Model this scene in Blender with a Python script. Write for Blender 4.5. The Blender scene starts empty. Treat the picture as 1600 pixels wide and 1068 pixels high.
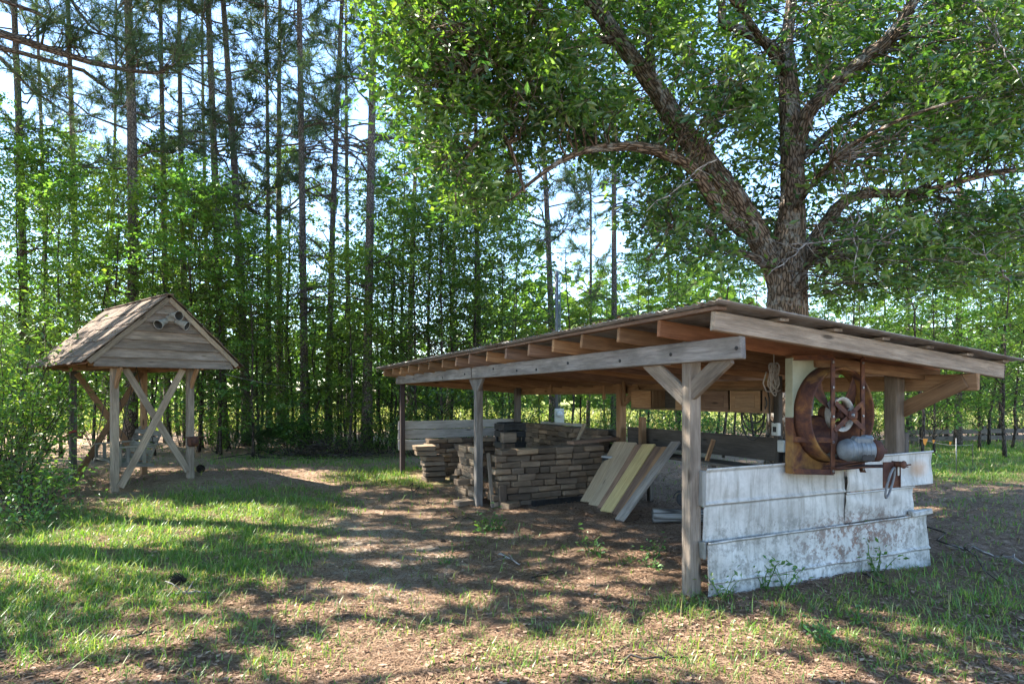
import bpy, bmesh, math, random
import numpy as np
from mathutils import Vector, Matrix

random.seed(7)
rng = np.random.default_rng(7)
SC = bpy.context.scene
COL = SC.collection
CAMZ = 1.55
F = 1000.0          # focal length in photo pixels (1600 wide), principal column 800, horizon row 611


def P(px, py, Y):
    return np.array([(px - 800) / F * Y, Y, CAMZ + (611 - py) / F * Y])


def proj(X, Y):     # ground point -> photo pixel
    Y = np.maximum(Y, .6)
    return 800 + F * X / Y, 611 + F * CAMZ / Y


# ---------------------------------------------------------------- object helpers
def tag(o, label=None, cat=None, group=None, kind=None):
    if label: o['label'] = label
    if cat: o['category'] = cat
    if group: o['group'] = group
    if kind: o['kind'] = kind
    return o


def thing(name, label, cat, loc=(0, 0, 0), rz=0.0, group=None):
    o = bpy.data.objects.new(name, None)
    COL.objects.link(o)
    o.empty_display_size = .1
    o.location = loc
    o.rotation_euler = (0, 0, rz)
    return tag(o, label, cat, group)


def copy_tree(o, parent=None, link={}):
    c = o.copy()
    COL.objects.link(c)
    if parent is not None:
        c.parent = parent
    for ch in list(o.children):
        copy_tree(ch, c)
    return c


def np_mesh(name, V, Fc, mats, parent=None, rnd=None, wc=None, smooth=False, mi=None):
    """V (n,3); Fc (m,k) index array with constant k"""
    me = bpy.data.meshes.new(name)
    V = np.ascontiguousarray(V, dtype=np.float32)
    Fc = np.ascontiguousarray(Fc, dtype=np.int32)
    m, k = Fc.shape
    me.vertices.add(len(V)); me.vertices.foreach_set('co', V.ravel())
    me.loops.add(m * k); me.loops.foreach_set('vertex_index', Fc.ravel())
    me.polygons.add(m)
    me.polygons.foreach_set('loop_start', np.arange(0, m * k, k, dtype=np.int32))
    me.polygons.foreach_set('use_smooth', np.full(m, bool(smooth)))
    if not isinstance(mats, (list, tuple)): mats = [mats]
    for x in mats: me.materials.append(x)
    if mi is not None: me.polygons.foreach_set('material_index', np.asarray(mi, dtype=np.int32))
    me.update(calc_edges=True)
    if rnd is not None:
        a = me.attributes.new('rnd', 'FLOAT', 'POINT'); a.data.foreach_set('value', np.asarray(rnd, dtype=np.float32))
    if wc is not None:
        a = me.attributes.new('wc', 'FLOAT_VECTOR', 'POINT'); a.data.foreach_set('vector', np.asarray(wc, dtype=np.float32).ravel())
    o = bpy.data.objects.new(name, me)
    COL.objects.link(o)
    if parent is not None: o.parent = parent
    return o


def rotz(a):
    c, s = math.cos(a), math.sin(a)
    return np.array([[c, -s, 0], [s, c, 0], [0, 0, 1.0]])


def frame(d, up=(0, 0, 1)):
    d = np.asarray(d, float); d = d / np.linalg.norm(d)
    up = np.asarray(up, float)
    w = np.cross(up, d)
    if np.linalg.norm(w) < 1e-4: w = np.cross((0, 1, 0), d)
    w /= np.linalg.norm(w)
    u = np.cross(d, w)
    return np.array([d, w, u]).T      # columns: along, side, up


class MB:
    """collects shapes, builds ONE mesh object"""
    def __init__(s):
        s.V, s.F, s.W, s.R, s.M, s.S = [], [], [], [], [], []

    def add(s, V, Fc, W=None, r=None, mi=0, smooth=False):
        b = len(s.V)
        V = np.asarray(V, float)
        W = V if W is None else np.asarray(W, float)
        r = random.random() if r is None else r
        s.V += [tuple(v) for v in V]; s.W += [tuple(w) for w in W]; s.R += [r] * len(V)
        for f in Fc:
            s.F.append([b + i for i in f]); s.M.append(mi); s.S.append(smooth)
        return s

    def box(s, c, size, R=None, ch=.004, jit=0.0, mi=0, r=None, bow=0.0):
        h = np.asarray(size, float) / 2
        ch = min(ch, h.min() * .45)
        verts, idx = [], {}
        for sx in (-1, 1):
            for sy in (-1, 1):
                for sz in (-1, 1):
                    j = (rng.random(3) - .5) * 2 * jit
                    sg = np.array([sx, sy, sz])
                    for a in range(3):
                        hh = h - ch; hh = hh.copy(); hh[a] = h[a]
                        idx[(sx, sy, sz, a)] = len(verts)
                        verts.append(sg * hh + j)
        fc = []
        for a in range(3):
            b, c2 = (a + 1) % 3, (a + 2) % 3
            for sg in (-1, 1):
                q = []
                for u, v in ((-1, -1), (1, -1), (1, 1), (-1, 1)):
                    k = [0, 0, 0]; k[a] = sg; k[b] = u; k[c2] = v
                    q.append(idx[(*k, a)])
                fc.append(q)
        for a in range(3):
            b, c2 = (a + 1) % 3, (a + 2) % 3
            for u in (-1, 1):
                for v in (-1, 1):
                    k0 = [0, 0, 0]; k0[b] = u; k0[c2] = v; k0[a] = -1
                    k1 = list(k0); k1[a] = 1
                    fc.append([idx[(*k0, b)], idx[(*k1, b)], idx[(*k1, c2)], idx[(*k0, c2)]])
        for sx in (-1, 1):
            for sy in (-1, 1):
                for sz in (-1, 1):
                    fc.append([idx[(sx, sy, sz, a)] for a in range(3)])
        V = np.array(verts)
        ax = int(np.argmax(size)); order = [ax] + [i for i in range(3) if i != ax]
        W = V[:, order] + rng.random(3) * 50
        if R is not None: V = V @ np.asarray(R).T
        return s.add(V + np.asarray(c, float), fc, W, r, mi)

    def beam(s, p0, p1, w, h, up=(0, 0, 1), ch=.004, jit=0.0, mi=0, r=None):
        p0, p1 = np.asarray(p0, float), np.asarray(p1, float)
        L = np.linalg.norm(p1 - p0)
        return s.box((p0 + p1) / 2, (L, w, h), frame(p1 - p0, up), ch, jit, mi, r)

    def tube(s, pts, rad, n=8, mi=0, r=None, cap=True, smooth=True, rough=0.0):
        pts = np.asarray(pts, float); m = len(pts)
        rad = np.full(m, rad) if np.isscalar(rad) else np.asarray(rad, float)
        t = np.gradient(pts, axis=0); t /= np.linalg.norm(t, axis=1)[:, None] + 1e-9
        ref = np.array([1, 0, 0.0]) if abs(t[0][0]) < .8 else np.array([0, 1, 0.0])
        V, W = [], []
        off = rng.random(3) * 40
        L = np.concatenate([[0], np.cumsum(np.linalg.norm(np.diff(pts, axis=0), axis=1))])
        ang = np.arange(n) / n * 2 * math.pi
        for i in range(m):
            a = ref - t[i] * np.dot(ref, t[i]); a /= np.linalg.norm(a); ref = a
            b = np.cross(t[i], a)
            rr = rad[i] * (1 + (rng.random(n) - .5) * rough)
            V += list(pts[i] + (np.cos(ang) * rr)[:, None] * a + (np.sin(ang) * rr)[:, None] * b)
            W += [off + np.array([L[i], rad[i] * math.cos(x), rad[i] * math.sin(x)]) for x in ang]
        fc = [[i * n + j, i * n + (j + 1) % n, (i + 1) * n + (j + 1) % n, (i + 1) * n + j] for i in range(m - 1) for j in range(n)]
        if cap:
            fc.append(list(range(n))[::-1]); fc.append([(m - 1) * n + j for j in range(n)])
        return s.add(V, fc, W, r, mi, smooth)

    def lathe(s, prof, c=(0, 0, 0), R=None, n=24, mi=0, r=None, smooth=True, closed=False):
        """prof: list of (radius, z) along local z"""
        V = []
        for (rr, z) in prof:
            for j in range(n):
                a = 2 * math.pi * j / n
                V.append((rr * math.cos(a), rr * math.sin(a), z))
        m = len(prof)
        rows = m if closed else m - 1
        fc = [[i * n + j, i * n + (j + 1) % n, ((i + 1) % m) * n + (j + 1) % n, ((i + 1) % m) * n + j] for i in range(rows) for j in range(n)]
        V = np.array(V); W = V.copy()
        if R is not None: V = V @ np.asarray(R).T
        return s.add(V + np.asarray(c, float), fc, W, r, mi, smooth)

    def build(s, name, mats, parent=None, loc=None, rot=None):
        me = bpy.data.meshes.new(name)
        me.from_pydata(s.V, [], s.F)
        if not isinstance(mats, (list, tuple)): mats = [mats]
        for x in mats: me.materials.append(x)
        me.polygons.foreach_set('material_index', np.array(s.M, dtype=np.int32))
        me.polygons.foreach_set('use_smooth', np.array(s.S, dtype=bool))
        a = me.attributes.new('rnd', 'FLOAT', 'POINT'); a.data.foreach_set('value', np.array(s.R, dtype=np.float32))
        a = me.attributes.new('wc', 'FLOAT_VECTOR', 'POINT'); a.data.foreach_set('vector', np.array(s.W, dtype=np.float32).ravel())
        bm = bmesh.new(); bm.from_mesh(me)
        bmesh.ops.recalc_face_normals(bm, faces=bm.faces[:])
        bm.to_mesh(me); bm.free()
        me.update()
        o = bpy.data.objects.new(name, me)
        COL.objects.link(o)
        if parent is not None: o.parent = parent
        if loc is not None: o.location = loc
        if rot is not None: o.rotation_euler = rot
        return o


# ---------------------------------------------------------------- materials
class NT:
    def __init__(s, name):
        s.m = bpy.data.materials.new(name); s.m.use_nodes = True
        s.t = s.m.node_tree; s.t.nodes.clear()
        s.out = s.n('ShaderNodeOutputMaterial')

    def n(s, typ, **kw):
        nd = s.t.nodes.new(typ)
        for k, v in kw.items():
            if k in nd.inputs: nd.inputs[k].default_value = v
            else: setattr(nd, k, v)
        return nd

    def l(s, a, b): s.t.links.new(a, b)

    def attr(s, name):
        return s.n('ShaderNodeAttribute', attribute_name=name)

    def mapped(s, vec, scale):
        mp = s.n('ShaderNodeMapping'); mp.inputs['Scale'].default_value = scale
        s.l(vec, mp.inputs['Vector']); return mp.outputs['Vector']

    def noise(s, vec, scale, detail=5, rough=.6, dist=0):
        nd = s.n('ShaderNodeTexNoise'); nd.inputs['Scale'].default_value = scale
        nd.inputs['Detail'].default_value = detail; nd.inputs['Roughness'].default_value = rough
        nd.inputs['Distortion'].default_value = dist
        if vec is not None: s.l(vec, nd.inputs['Vector'])
        return nd.outputs['Fac']

    def ramp(s, fac, stops, interp='LINEAR'):
        r = s.n('ShaderNodeValToRGB'); e = r.color_ramp.elements; r.color_ramp.interpolation = interp
        while len(e) < len(stops): e.new(.5)
        for el, (p, c) in zip(e, stops):
            el.position = p; el.color = (*c, 1) if len(c) == 3 else c
        s.l(fac, r.inputs['Fac']); return r.outputs['Color']

    def mix(s, fac, a, b, mode='MIX'):
        mx = s.n('ShaderNodeMix', data_type='RGBA', blend_type=mode)
        for sock, v in ((mx.inputs[0], fac), (mx.inputs[6], a), (mx.inputs[7], b)):
            if hasattr(v, 'links'): s.l(v, sock)
            elif isinstance(v, (int, float)): sock.default_value = v
            else: sock.default_value = (*v, 1)
        return mx.outputs[2]

    def math(s, op, a, b=0.0, clamp=False):
        nd = s.n('ShaderNodeMath', operation=op, use_clamp=clamp)
        for sock, v in ((nd.inputs[0], a), (nd.inputs[1], b)):
            if hasattr(v, 'links'): s.l(v, sock)
            else: sock.default_value = v
        return nd.outputs[0]

    def bump(s, h, strength=.4, dist=.01):
        b = s.n('ShaderNodeBump'); b.inputs['Strength'].default_value = strength; b.inputs['Distance'].default_value = dist
        s.l(h, b.inputs['Height']); return b.outputs['Normal']

    def principled(s, color, rough=.8, metal=0.0, normal=None, spec=.3):
        p = s.n('ShaderNodeBsdfPrincipled')
        for key, v in (('Base Color', color), ('Roughness', rough), ('Metallic', metal)):
            if hasattr(v, 'links'): s.l(v, p.inputs[key])
            elif isinstance(v, (int, float)): p.inputs[key].default_value = v
            else: p.inputs[key].default_value = (*v, 1)
        p.inputs['Specular IOR Level'].default_value = spec
        if normal is not None: s.l(normal, p.inputs['Normal'])
        s.l(p.outputs[0], s.out.inputs['Surface'])
        return s.m


def mk_wood(name, light, mid, dark, stain=.5, rough=.85, moss=None, knots=True, objrand=False):
    t = NT(name)
    wc = t.attr('wc').outputs['Vector']; r = t.attr('rnd').outputs['Fac']
    g1 = t.noise(t.mapped(wc, (1.0, 15, 15)), 2.2, 7, .7, .7)
    g2 = t.noise(t.mapped(wc, (2.0, 90, 90)), 2.0, 4, .7)
    col = t.ramp(g1, [(.34, dark), (.47, mid), (.62, light)])
    col = t.mix(t.ramp(g2, [(.38, (1, 1, 1)), (.5, (0, 0, 0))]), col, dark, 'MIX') if False else t.mix(.45, col, t.ramp(g2, [(.3, dark), (.6, light)]), 'MIX')
    st = t.noise(t.mapped(wc, (1.6, 5, 5)), 1.6, 4, .6)
    col = t.mix(t.math('MULTIPLY', t.ramp(st, [(.42, (0, 0, 0)), (.68, (1, 1, 1))]), stain), col, tuple(c * .55 for c in mid))
    if knots:
        v = t.n('ShaderNodeTexVoronoi'); v.inputs['Scale'].default_value = 1.0
        t.l(t.mapped(wc, (1.5, 6, 6)), v.inputs['Vector'])
        col = t.mix(t.ramp(v.outputs['Distance'], [(.06, (.8, .8, .8)), (.12, (0, 0, 0))]), col, tuple(c * .28 for c in dark))
    if moss:
        ms = t.noise(t.mapped(wc, (3, 7, 7)), 2.0, 5, .7)
        col = t.mix(t.ramp(ms, [(.52, (0, 0, 0)), (.66, (.8, .8, .8))]), col, moss)
    col = t.mix(1.0, col, t.ramp(r, [(0, (.62, .60, .58)), (.5, (1, 1, 1)), (1, (1.3, 1.24, 1.15))]), 'MULTIPLY')
    if objrand:
        oi = t.n('ShaderNodeObjectInfo')
        col = t.mix(1.0, col, t.ramp(oi.outputs['Random'], [(0, (.5, .46, .44)), (.3, (.9, .86, .8)), (.6, (1.05, .93, .8)), (.8, (1.15, 1.1, 1.05)), (1, (1.6, 1.4, 1.15))]), 'MULTIPLY')
    hgt = t.math('ADD', t.math('MULTIPLY', g1, .6), t.math('MULTIPLY', g2, .6))
    return t.principled(col, rough, 0, t.bump(hgt, .8, .012), .2)


def mk_bark(name, light, mid, dark, sx=3.0, sr=16.0, lichen=None, depth=.05):
    t = NT(name)
    wc = t.attr('wc').outputs['Vector']
    n1 = t.noise(t.mapped(wc, (sx, sr, sr)), 1.0, 6, .7, .8)
    v = t.n('ShaderNodeTexVoronoi'); v.feature = 'DISTANCE_TO_EDGE'; v.inputs['Scale'].default_value = 1.0
    mp = t.mapped(wc, (sx * 1.2, sr * 1.1, sr * 1.1)); t.l(mp, v.inputs['Vector'])
    crack = t.ramp(v.outputs['Distance'], [(.02, (0, 0, 0)), (.2, (1, 1, 1))])
    col = t.ramp(n1, [(.3, dark), (.5, mid), (.7, light)])
    col = t.mix(t.math('SUBTRACT', 1.0, crack, True), col, tuple(c * .45 for c in dark))
    if lichen:
        ln = t.noise(wc, 5.0, 6, .75, .5)
        col = t.mix(t.ramp(ln, [(.52, (0, 0, 0)), (.62, (.75, .75, .75))]), col, lichen)
    h = t.math('ADD', t.math('MULTIPLY', crack, .7), n1)
    return t.principled(col, .92, 0, t.bump(h, .9, depth), .15)


def mk_leaf(name, cols, trans=.45, gloss=.06):
    t = NT(name)
    r = t.attr('rnd').outputs['Fac']
    oi = t.n('ShaderNodeObjectInfo')
    k = len(cols)
    col = t.ramp(r, [(i / (k - 1), c) for i, c in enumerate(cols)])
    hs = t.n('ShaderNodeHueSaturation')
    t.l(col, hs.inputs['Color'])
    t.l(t.math('ADD', t.math('MULTIPLY', oi.outputs['Random'], .035), .482), hs.inputs['Hue'])
    t.l(t.math('ADD', t.math('MULTIPLY', oi.outputs['Random'], .5), .75), hs.inputs['Value'])
    col = hs.outputs['Color']
    d = t.n('ShaderNodeBsdfDiffuse'); t.l(col, d.inputs['Color'])
    tr = t.n('ShaderNodeBsdfTranslucent')
    t.l(t.mix(1.0, col, (1.35, 1.45, .55), 'MULTIPLY'), tr.inputs['Color'])
    m1 = t.n('ShaderNodeMixShader'); m1.inputs[0].default_value = trans
    t.l(d.outputs[0], m1.inputs[1]); t.l(tr.outputs[0], m1.inputs[2])
    g = t.n('ShaderNodeBsdfGlossy'); g.inputs['Roughness'].default_value = .38
    g.inputs['Color'].default_value = (.8, .85, .8, 1)
    m2 = t.n('ShaderNodeMixShader'); m2.inputs[0].default_value = gloss
    t.l(m1.outputs[0], m2.inputs[1]); t.l(g.outputs[0], m2.inputs[2])
    t.l(m2.outputs[0], t.out.inputs['Surface'])
    return t.m


def mk_plain(name, c1, c2, scale=8, rough=.6, metal=0.0, bump=.2, dist=.004, spec=.4, stops=(.35, .65)):
    t = NT(name)
    tc = t.n('ShaderNodeTexCoord').outputs['Object']
    n = t.noise(tc, scale, 6, .65)
    col = t.ramp(n, [(stops[0], c1), (stops[1], c2)])
    return t.principled(col, rough, metal, t.bump(t.noise(tc, scale * 4, 4, .6), bump, dist), spec)


def mk_rust(name, yellow=.35):
    t = NT(name)
    tc = t.n('ShaderNodeTexCoord').outputs['Object']
    n = t.noise(tc, 6, 8, .75, .6); n2 = t.noise(tc, 38, 5, .7)
    col = t.ramp(n, [(.30, (.035, .019, .019)), (.46, (.085, .040, .030)), (.58, (.17, .070, .032)), (.68, (.30, .15, .05)), (.78, (.42, .27, .10))])
    col = t.mix(t.math('MULTIPLY', n2, .5), col, (.06, .03, .025))
    if yellow:
        y = t.noise(tc, 3.2, 4, .6)
        col = t.mix(t.ramp(y, [(.62 - yellow * .3, (0, 0, 0)), (.85 - yellow * .3, (.9, .9, .9))]), col, (.40, .22, .06))
    return t.principled(col, .85, 0, t.bump(n2, .5, .004), .2)


def mk_panel(name):
    """white enamelled sheet with grime, mildew and rust that pool low on the sheet"""
    t = NT(name)
    tc = t.n('ShaderNodeTexCoord').outputs['Object']
    sp = t.n('ShaderNodeSeparateXYZ'); t.l(tc, sp.inputs[0])
    big = t.noise(tc, 2.6, 6, .65, .3); fine = t.noise(tc, 30, 6, .75); mid = t.noise(tc, 9, 6, .7)
    col = t.ramp(big, [(.3, (.35, .335, .305)), (.62, (.57, .555, .52))])
    streak = t.noise(t.mapped(tc, (9, 9, .8)), 2.0, 5, .7)
    col = t.mix(t.ramp(streak, [(.47, (0, 0, 0)), (.7, (.7, .7, .7))]), col, (.20, .19, .155))
    # mildew: specks thick at the foot, thinning upward (wear of the sheet itself)
    low = t.ramp(sp.outputs['Z'], [(.0, (1, 1, 1)), (.5, (.75, .75, .75)), (.58, (.25, .25, .25)), (1, (.15, .15, .15))])
    spk = t.ramp(t.math('ADD', t.math('MULTIPLY', mid, .6), t.math('MULTIPLY', fine, .5)), [(.52, (0, 0, 0)), (.64, (1, 1, 1))])
    col = t.mix(t.math('MULTIPLY', t.math('MULTIPLY', spk, low), .8), col, (.12, .12, .105))
    # rust blotches towards the middle right
    dx = t.math('SUBTRACT', sp.outputs['X'], 1.75); dz = t.math('SUBTRACT', sp.outputs['Z'], .30)
    d = t.math('ADD', t.math('MULTIPLY', t.math('MULTIPLY', dx, dx), 1.3), t.math('MULTIPLY', t.math('MULTIPLY', dz, dz), 14))
    zone = t.ramp(d, [(.0, (1, 1, 1)), (1.0, (0, 0, 0))])
    rs = t.math('MULTIPLY', zone, t.ramp(t.math('ADD', t.math('MULTIPLY', mid, .55), t.math('MULTIPLY', fine, .55)), [(.53, (0, 0, 0)), (.6, (1, 1, 1))]))
    col = t.mix(rs, col, t.ramp(fine, [(.4, (.06, .035, .03)), (.65, (.26, .15, .11))]))
    dx2 = t.math('SUBTRACT', sp.outputs['X'], 2.62); dz2 = t.math('SUBTRACT', sp.outputs['Z'], .84)
    d2 = t.math('ADD', t.math('MULTIPLY', t.math('MULTIPLY', dx2, dx2), 40), t.math('MULTIPLY', t.math('MULTIPLY', dz2, dz2), 120))
    col = t.mix(t.math('MULTIPLY', t.ramp(d2, [(0, (1, 1, 1)), (1, (0, 0, 0))]), t.math('ADD', mid, .15)), col, (.42, .22, .10))
    # dirt run under the fan
    dx3 = t.math('SUBTRACT', sp.outputs['X'], 1.30)
    d3 = t.math('MULTIPLY', t.math('MULTIPLY', dx3, dx3), 7)
    up = t.ramp(sp.outputs['Z'], [(.78, (0, 0, 0)), (.97, (1, 1, 1))])
    col = t.mix(t.math('MULTIPLY', t.math('MULTIPLY', t.ramp(d3, [(0, (1, 1, 1)), (1, (0, 0, 0))]), up), t.math('MULTIPLY', streak, 1.3), True), col, (.30, .24, .13))
    col = t.mix(t.ramp(t.attr('rnd').outputs['Fac'], [(0, (0, 0, 0)), (1, (.8, .8, .8))]), col, (.11, .11, .095))
    return t.principled(col, .55, 0, t.bump(t.math('ADD', big, t.math('MULTIPLY', mid, .3)), .35, .02), .4)


def mk_ground():
    t = NT('ground_litter')
    g = t.n('ShaderNodeNewGeometry').outputs['Position']
    dirt = t.attr('dirt').outputs['Fac']; green = t.attr('green').outputs['Fac']; mead = t.attr('meadow').outputs['Fac']
    n1 = t.noise(g, 1.6, 6, .65, .3); n2 = t.noise(g, 14, 6, .75); n3 = t.noise(g, 75, 4, .75)
    needles = t.noise(t.mapped(g, (60, 18, 1)), 1.0, 4, .7, 1.5)
    straw = t.ramp(n2, [(.3, (.18, .115, .078)), (.5, (.335, .23, .16)), (.7, (.48, .36, .27))])
    straw = t.mix(.55, straw, t.ramp(needles, [(.35, (.135, .085, .058)), (.65, (.48, .345, .245))]))
    sand = t.ramp(n3, [(.3, (.30, .245, .195)), (.55, (.46, .39, .325)), (.75, (.58, .51, .44))])
    dm = t.math('MULTIPLY', dirt, t.ramp(t.math('ADD', t.math('MULTIPLY', n1, .5), t.math('MULTIPLY', n2, .5)), [(.42, (0, 0, 0)), (.56, (1, 1, 1))]))
    col = t.mix(dm, straw, sand)
    gm = t.math('MULTIPLY', green, t.ramp(t.math('ADD', t.math('MULTIPLY', n1, .4), t.math('MULTIPLY', n2, .6)), [(.34, (0, 0, 0)), (.52, (.85, .85, .85))]))
    col = t.mix(gm, col, t.ramp(n3, [(.3, (.06, .095, .025)), (.7, (.16, .23, .055))]))
    col = t.mix(mead, col, t.ramp(n2, [(.3, (.20, .24, .06)), (.7, (.36, .38, .12))]))
    col = t.mix(t.ramp(n3, [(.28, (.5, .5, .5)), (.42, (0, 0, 0))]), col, (.045, .032, .025))
    h = t.math('ADD', n2, t.math('MULTIPLY', n3, .6))
    return t.principled(col, .95, 0, t.bump(h, .8, .03), .1)


M = {}
M['wood_grey'] = mk_wood('weathered_grey_wood', (.34, .315, .29), (.22, .20, .185), (.085, .075, .07), stain=.8)
M['wood_greytan'] = mk_wood('weathered_tan_wood', (.38, .315, .25), (.25, .20, .155), (.095, .072, .055), stain=.75)
M['wood_warm'] = mk_wood('aged_brown_wood', (.40, .25, .14), (.27, .155, .085), (.12, .065, .035))
M['wood_red'] = mk_wood('red_brown_board', (.34, .17, .09), (.25, .115, .06), (.14, .06, .035))
M['wood_dark'] = mk_wood('dark_weathered_wood', (.17, .15, .13), (.11, .097, .085), (.05, .043, .037))
M['wood_maroon'] = mk_wood('maroon_steel_post', (.06, .045, .045), (.042, .032, .032), (.022, .018, .018), knots=False)
M['wood_white'] = mk_wood('chipped_white_boards', (.66, .65, .63), (.54, .53, .51), (.24, .21, .19), stain=.6)
M['wood_block'] = mk_wood('timber_offcut', (.29, .235, .185), (.20, .16, .125), (.085, .068, .055), stain=.8, knots=False, objrand=True)
M['wood_ledge'] = mk_wood('faded_ledge_paint', (.46, .46, .45), (.36, .36, .35), (.2, .19, .17), stain=.6)
M['wood_plank'] = mk_wood('fresh_treated_plank', (.52, .43, .22), (.42, .33, .16), (.25, .17, .08), stain=.25)
M['wood_plank2'] = mk_wood('tan_dry_plank', (.47, .38, .27), (.37, .29, .20), (.2, .14, .09), stain=.3)
M['wood_plankb'] = mk_wood('brown_plank', (.30, .20, .14), (.21, .135, .10), (.1, .06, .045))
M['wood_lap'] = mk_wood('lap_siding_wood', (.31, .255, .215), (.21, .165, .135), (.085, .062, .05), stain=.8)
M['wood_moss'] = mk_wood('mossy_swing_wood', (.34, .32, .28), (.22, .21, .18), (.08, .07, .06), moss=(.16, .18, .11))
M['shake'] = mk_wood('weathered_roof_shakes', (.24, .175, .135), (.13, .095, .072), (.04, .031, .026), stain=.75, knots=False)
M['ply'] = mk_wood('old_plywood', (.36, .245, .15), (.28, .18, .11), (.16, .10, .06), stain=.6)
M['tin'] = mk_plain('old_tin_roof', (.16, .13, .11), (.36, .36, .36), 3, .6, .5, .2)
M['panel'] = mk_panel('white_enamel_sheet')
M['rust'] = mk_rust('rusty_iron', 0)
M['rust_ring'] = mk_rust('rusty_shroud', .28)
M['rust_y'] = mk_rust('rusty_iron_yellowed', .55)
M['green_paint'] = mk_plain('pale_green_paint', (.24, .25, .17), (.34, .345, .25), 4, .6)
M['silver'] = mk_plain('grey_motor_paint', (.085, .098, .105), (.21, .235, .25), 7, .5, .15, .1)
M['ring_white'] = mk_plain('chalky_white_pulley', (.26, .235, .20), (.42, .40, .35), 20, .6)
M['rubber'] = mk_plain('grey_belt_rubber', (.10, .10, .10), (.2, .2, .2), 20, .7)
M['black'] = mk_plain('sooty_black', (.008, .008, .009), (.03, .028, .028), 14, .6)
M['tub'] = mk_plain('dark_tub_plastic', (.02, .025, .03), (.05, .055, .06), 10, .5)
M['tub_rim'] = mk_plain('pale_tub_rim', (.35, .36, .36), (.5, .5, .5), 10, .5)
M['rope'] = mk_plain('pale_cord', (.33, .30, .26), (.5, .47, .42), 40, .9)
M['hose'] = mk_plain('dark_cable', (.02, .02, .018), (.05, .045, .04), 20, .6)
M['boxgrey'] = mk_plain('grey_box_paint', (.42, .43, .40), (.55, .56, .52), 10, .5)
M['steel'] = mk_plain('galvanised_steel', (.12, .125, .13), (.21, .215, .22), 6, .45, .6)
M['meterglass'] = mk_plain('pale_meter_glass', (.45, .47, .48), (.6, .62, .63), 4, .15, 0, .02)
M['bulb'] = mk_plain('porcelain', (.5, .48, .42), (.6, .58, .52), 10, .3)
M['horn'] = mk_plain('chalky_horn_paint', (.20, .185, .165), (.32, .30, .27), 12, .55)
M['horn_in'] = mk_plain('dark_horn_throat', (.03, .03, .03), (.07, .065, .06), 12, .8)
M['log'] = mk_bark('grey_bare_log', (.36, .35, .33), (.25, .24, .225), (.14, .13, .12), 1.5, 20, None, .01)
M['mesh_dark'] = mk_plain('dark_wire_roll', (.03, .03, .032), (.10, .10, .105), 60, .6, .3, .8, .02)
M['orange'] = mk_plain('orange_tape', (.75, .25, .03), (.85, .35, .05), 5, .6)
M['red'] = mk_plain('faded_red', (.30, .05, .04), (.38, .08, .06), 10, .6)
M['bark_pine'] = mk_bark('pine_bark', (.36, .30, .265), (.24, .195, .17), (.11, .09, .078), 9.0, 36, None, .02)
M['bark_oak'] = mk_bark('oak_bark', (.38, .29, .22), (.27, .20, .15), (.12, .085, .062), 5.5, 24, (.40, .40, .38), .03)
M['bark_thin'] = mk_bark('sapling_bark', (.17, .145, .12), (.11, .09, .075), (.05, .04, .035), 4, 30, None, .01)
M['bark_dead'] = mk_bark('bleached_twig', (.50, .46, .42), (.38, .34, .31), (.22, .19, .17), 5, 40, None, .004)
M['leaf_oak'] = mk_leaf('oak_leaves', [(.035, .088, .024), (.07, .14, .03), (.11, .18, .036), (.165, .23, .046)], .6, .07)
M['leaf_a'] = mk_leaf('sweetgum_leaves', [(.055, .125, .035), (.09, .175, .04), (.135, .22, .046), (.185, .265, .055)], .58, .05)
M['leaf_b'] = mk_leaf('dark_understory_leaves', [(.05, .12, .042), (.085, .172, .047), (.125, .22, .052), (.17, .26, .06)], .6, .05)
M['leaf_y'] = mk_leaf('yellow_green_leaves', [(.06, .115, .022), (.10, .165, .03), (.15, .21, .04), (.20, .25, .05)], .55, .04)
M['leaf_far'] = mk_leaf('far_leaves', [(.06, .12, .03), (.10, .17, .04), (.15, .22, .05)], .4, .02)
M['needle'] = mk_leaf('pine_needles', [(.028, .062, .032), (.05, .09, .042), (.08, .12, .05), (.11, .14, .06)], .35, .06)
M['palmetto'] = mk_leaf('palmetto_fans', [(.022, .06, .025), (.045, .10, .035), (.07, .14, .045)], .35, .08)
M['grass'] = mk_leaf('lawn_grass', [(.055, .13, .022), (.10, .20, .032), (.155, .25, .045), (.27, .27, .10), (.34, .29, .17)], .5, .04)
M['weed'] = mk_leaf('weed_leaves', [(.05, .13, .03), (.09, .19, .04), (.13, .24, .05)], .45, .05)
M['straw_leaf'] = mk_leaf('dry_leaf_litter', [(.09, .052, .036), (.19, .118, .078), (.30, .20, .135), (.42, .305, .215)], .10, .03)
M['cone'] = mk_plain('dark_pine_cone', (.012, .009, .008), (.05, .035, .028), 40, .9, 0, .8, .02)
M['ground'] = mk_ground()

# ---------------------------------------------------------------- light
SUN_EL = math.radians(47)
SUN_AZ = math.atan2(-.972, .235)          # from +Y towards +X (negative: to the left)
Sv = np.array([math.sin(SUN_AZ) * math.cos(SUN_EL), math.cos(SUN_AZ) * math.cos(SUN_EL), math.sin(SUN_EL)])
ld = bpy.data.lights.new('sun', 'SUN'); ld.energy = 4.8; ld.angle = math.radians(.5); ld.color = (1, .93, .82)
lo = bpy.data.objects.new('sun', ld); COL.objects.link(lo)
lo.rotation_euler = Vector(Sv).to_track_quat('Z', 'Y').to_euler(); lo.location = (-20, 5, 30)
w = bpy.data.worlds.new('World'); SC.world = w; w.use_nodes = True
nt = w.node_tree
sky = nt.nodes.new('ShaderNodeTexSky'); sky.sky_type = 'NISHITA'; sky.sun_disc = False
sky.sun_elevation = SUN_EL; sky.sun_rotation = SUN_AZ % (2 * math.pi)
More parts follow.
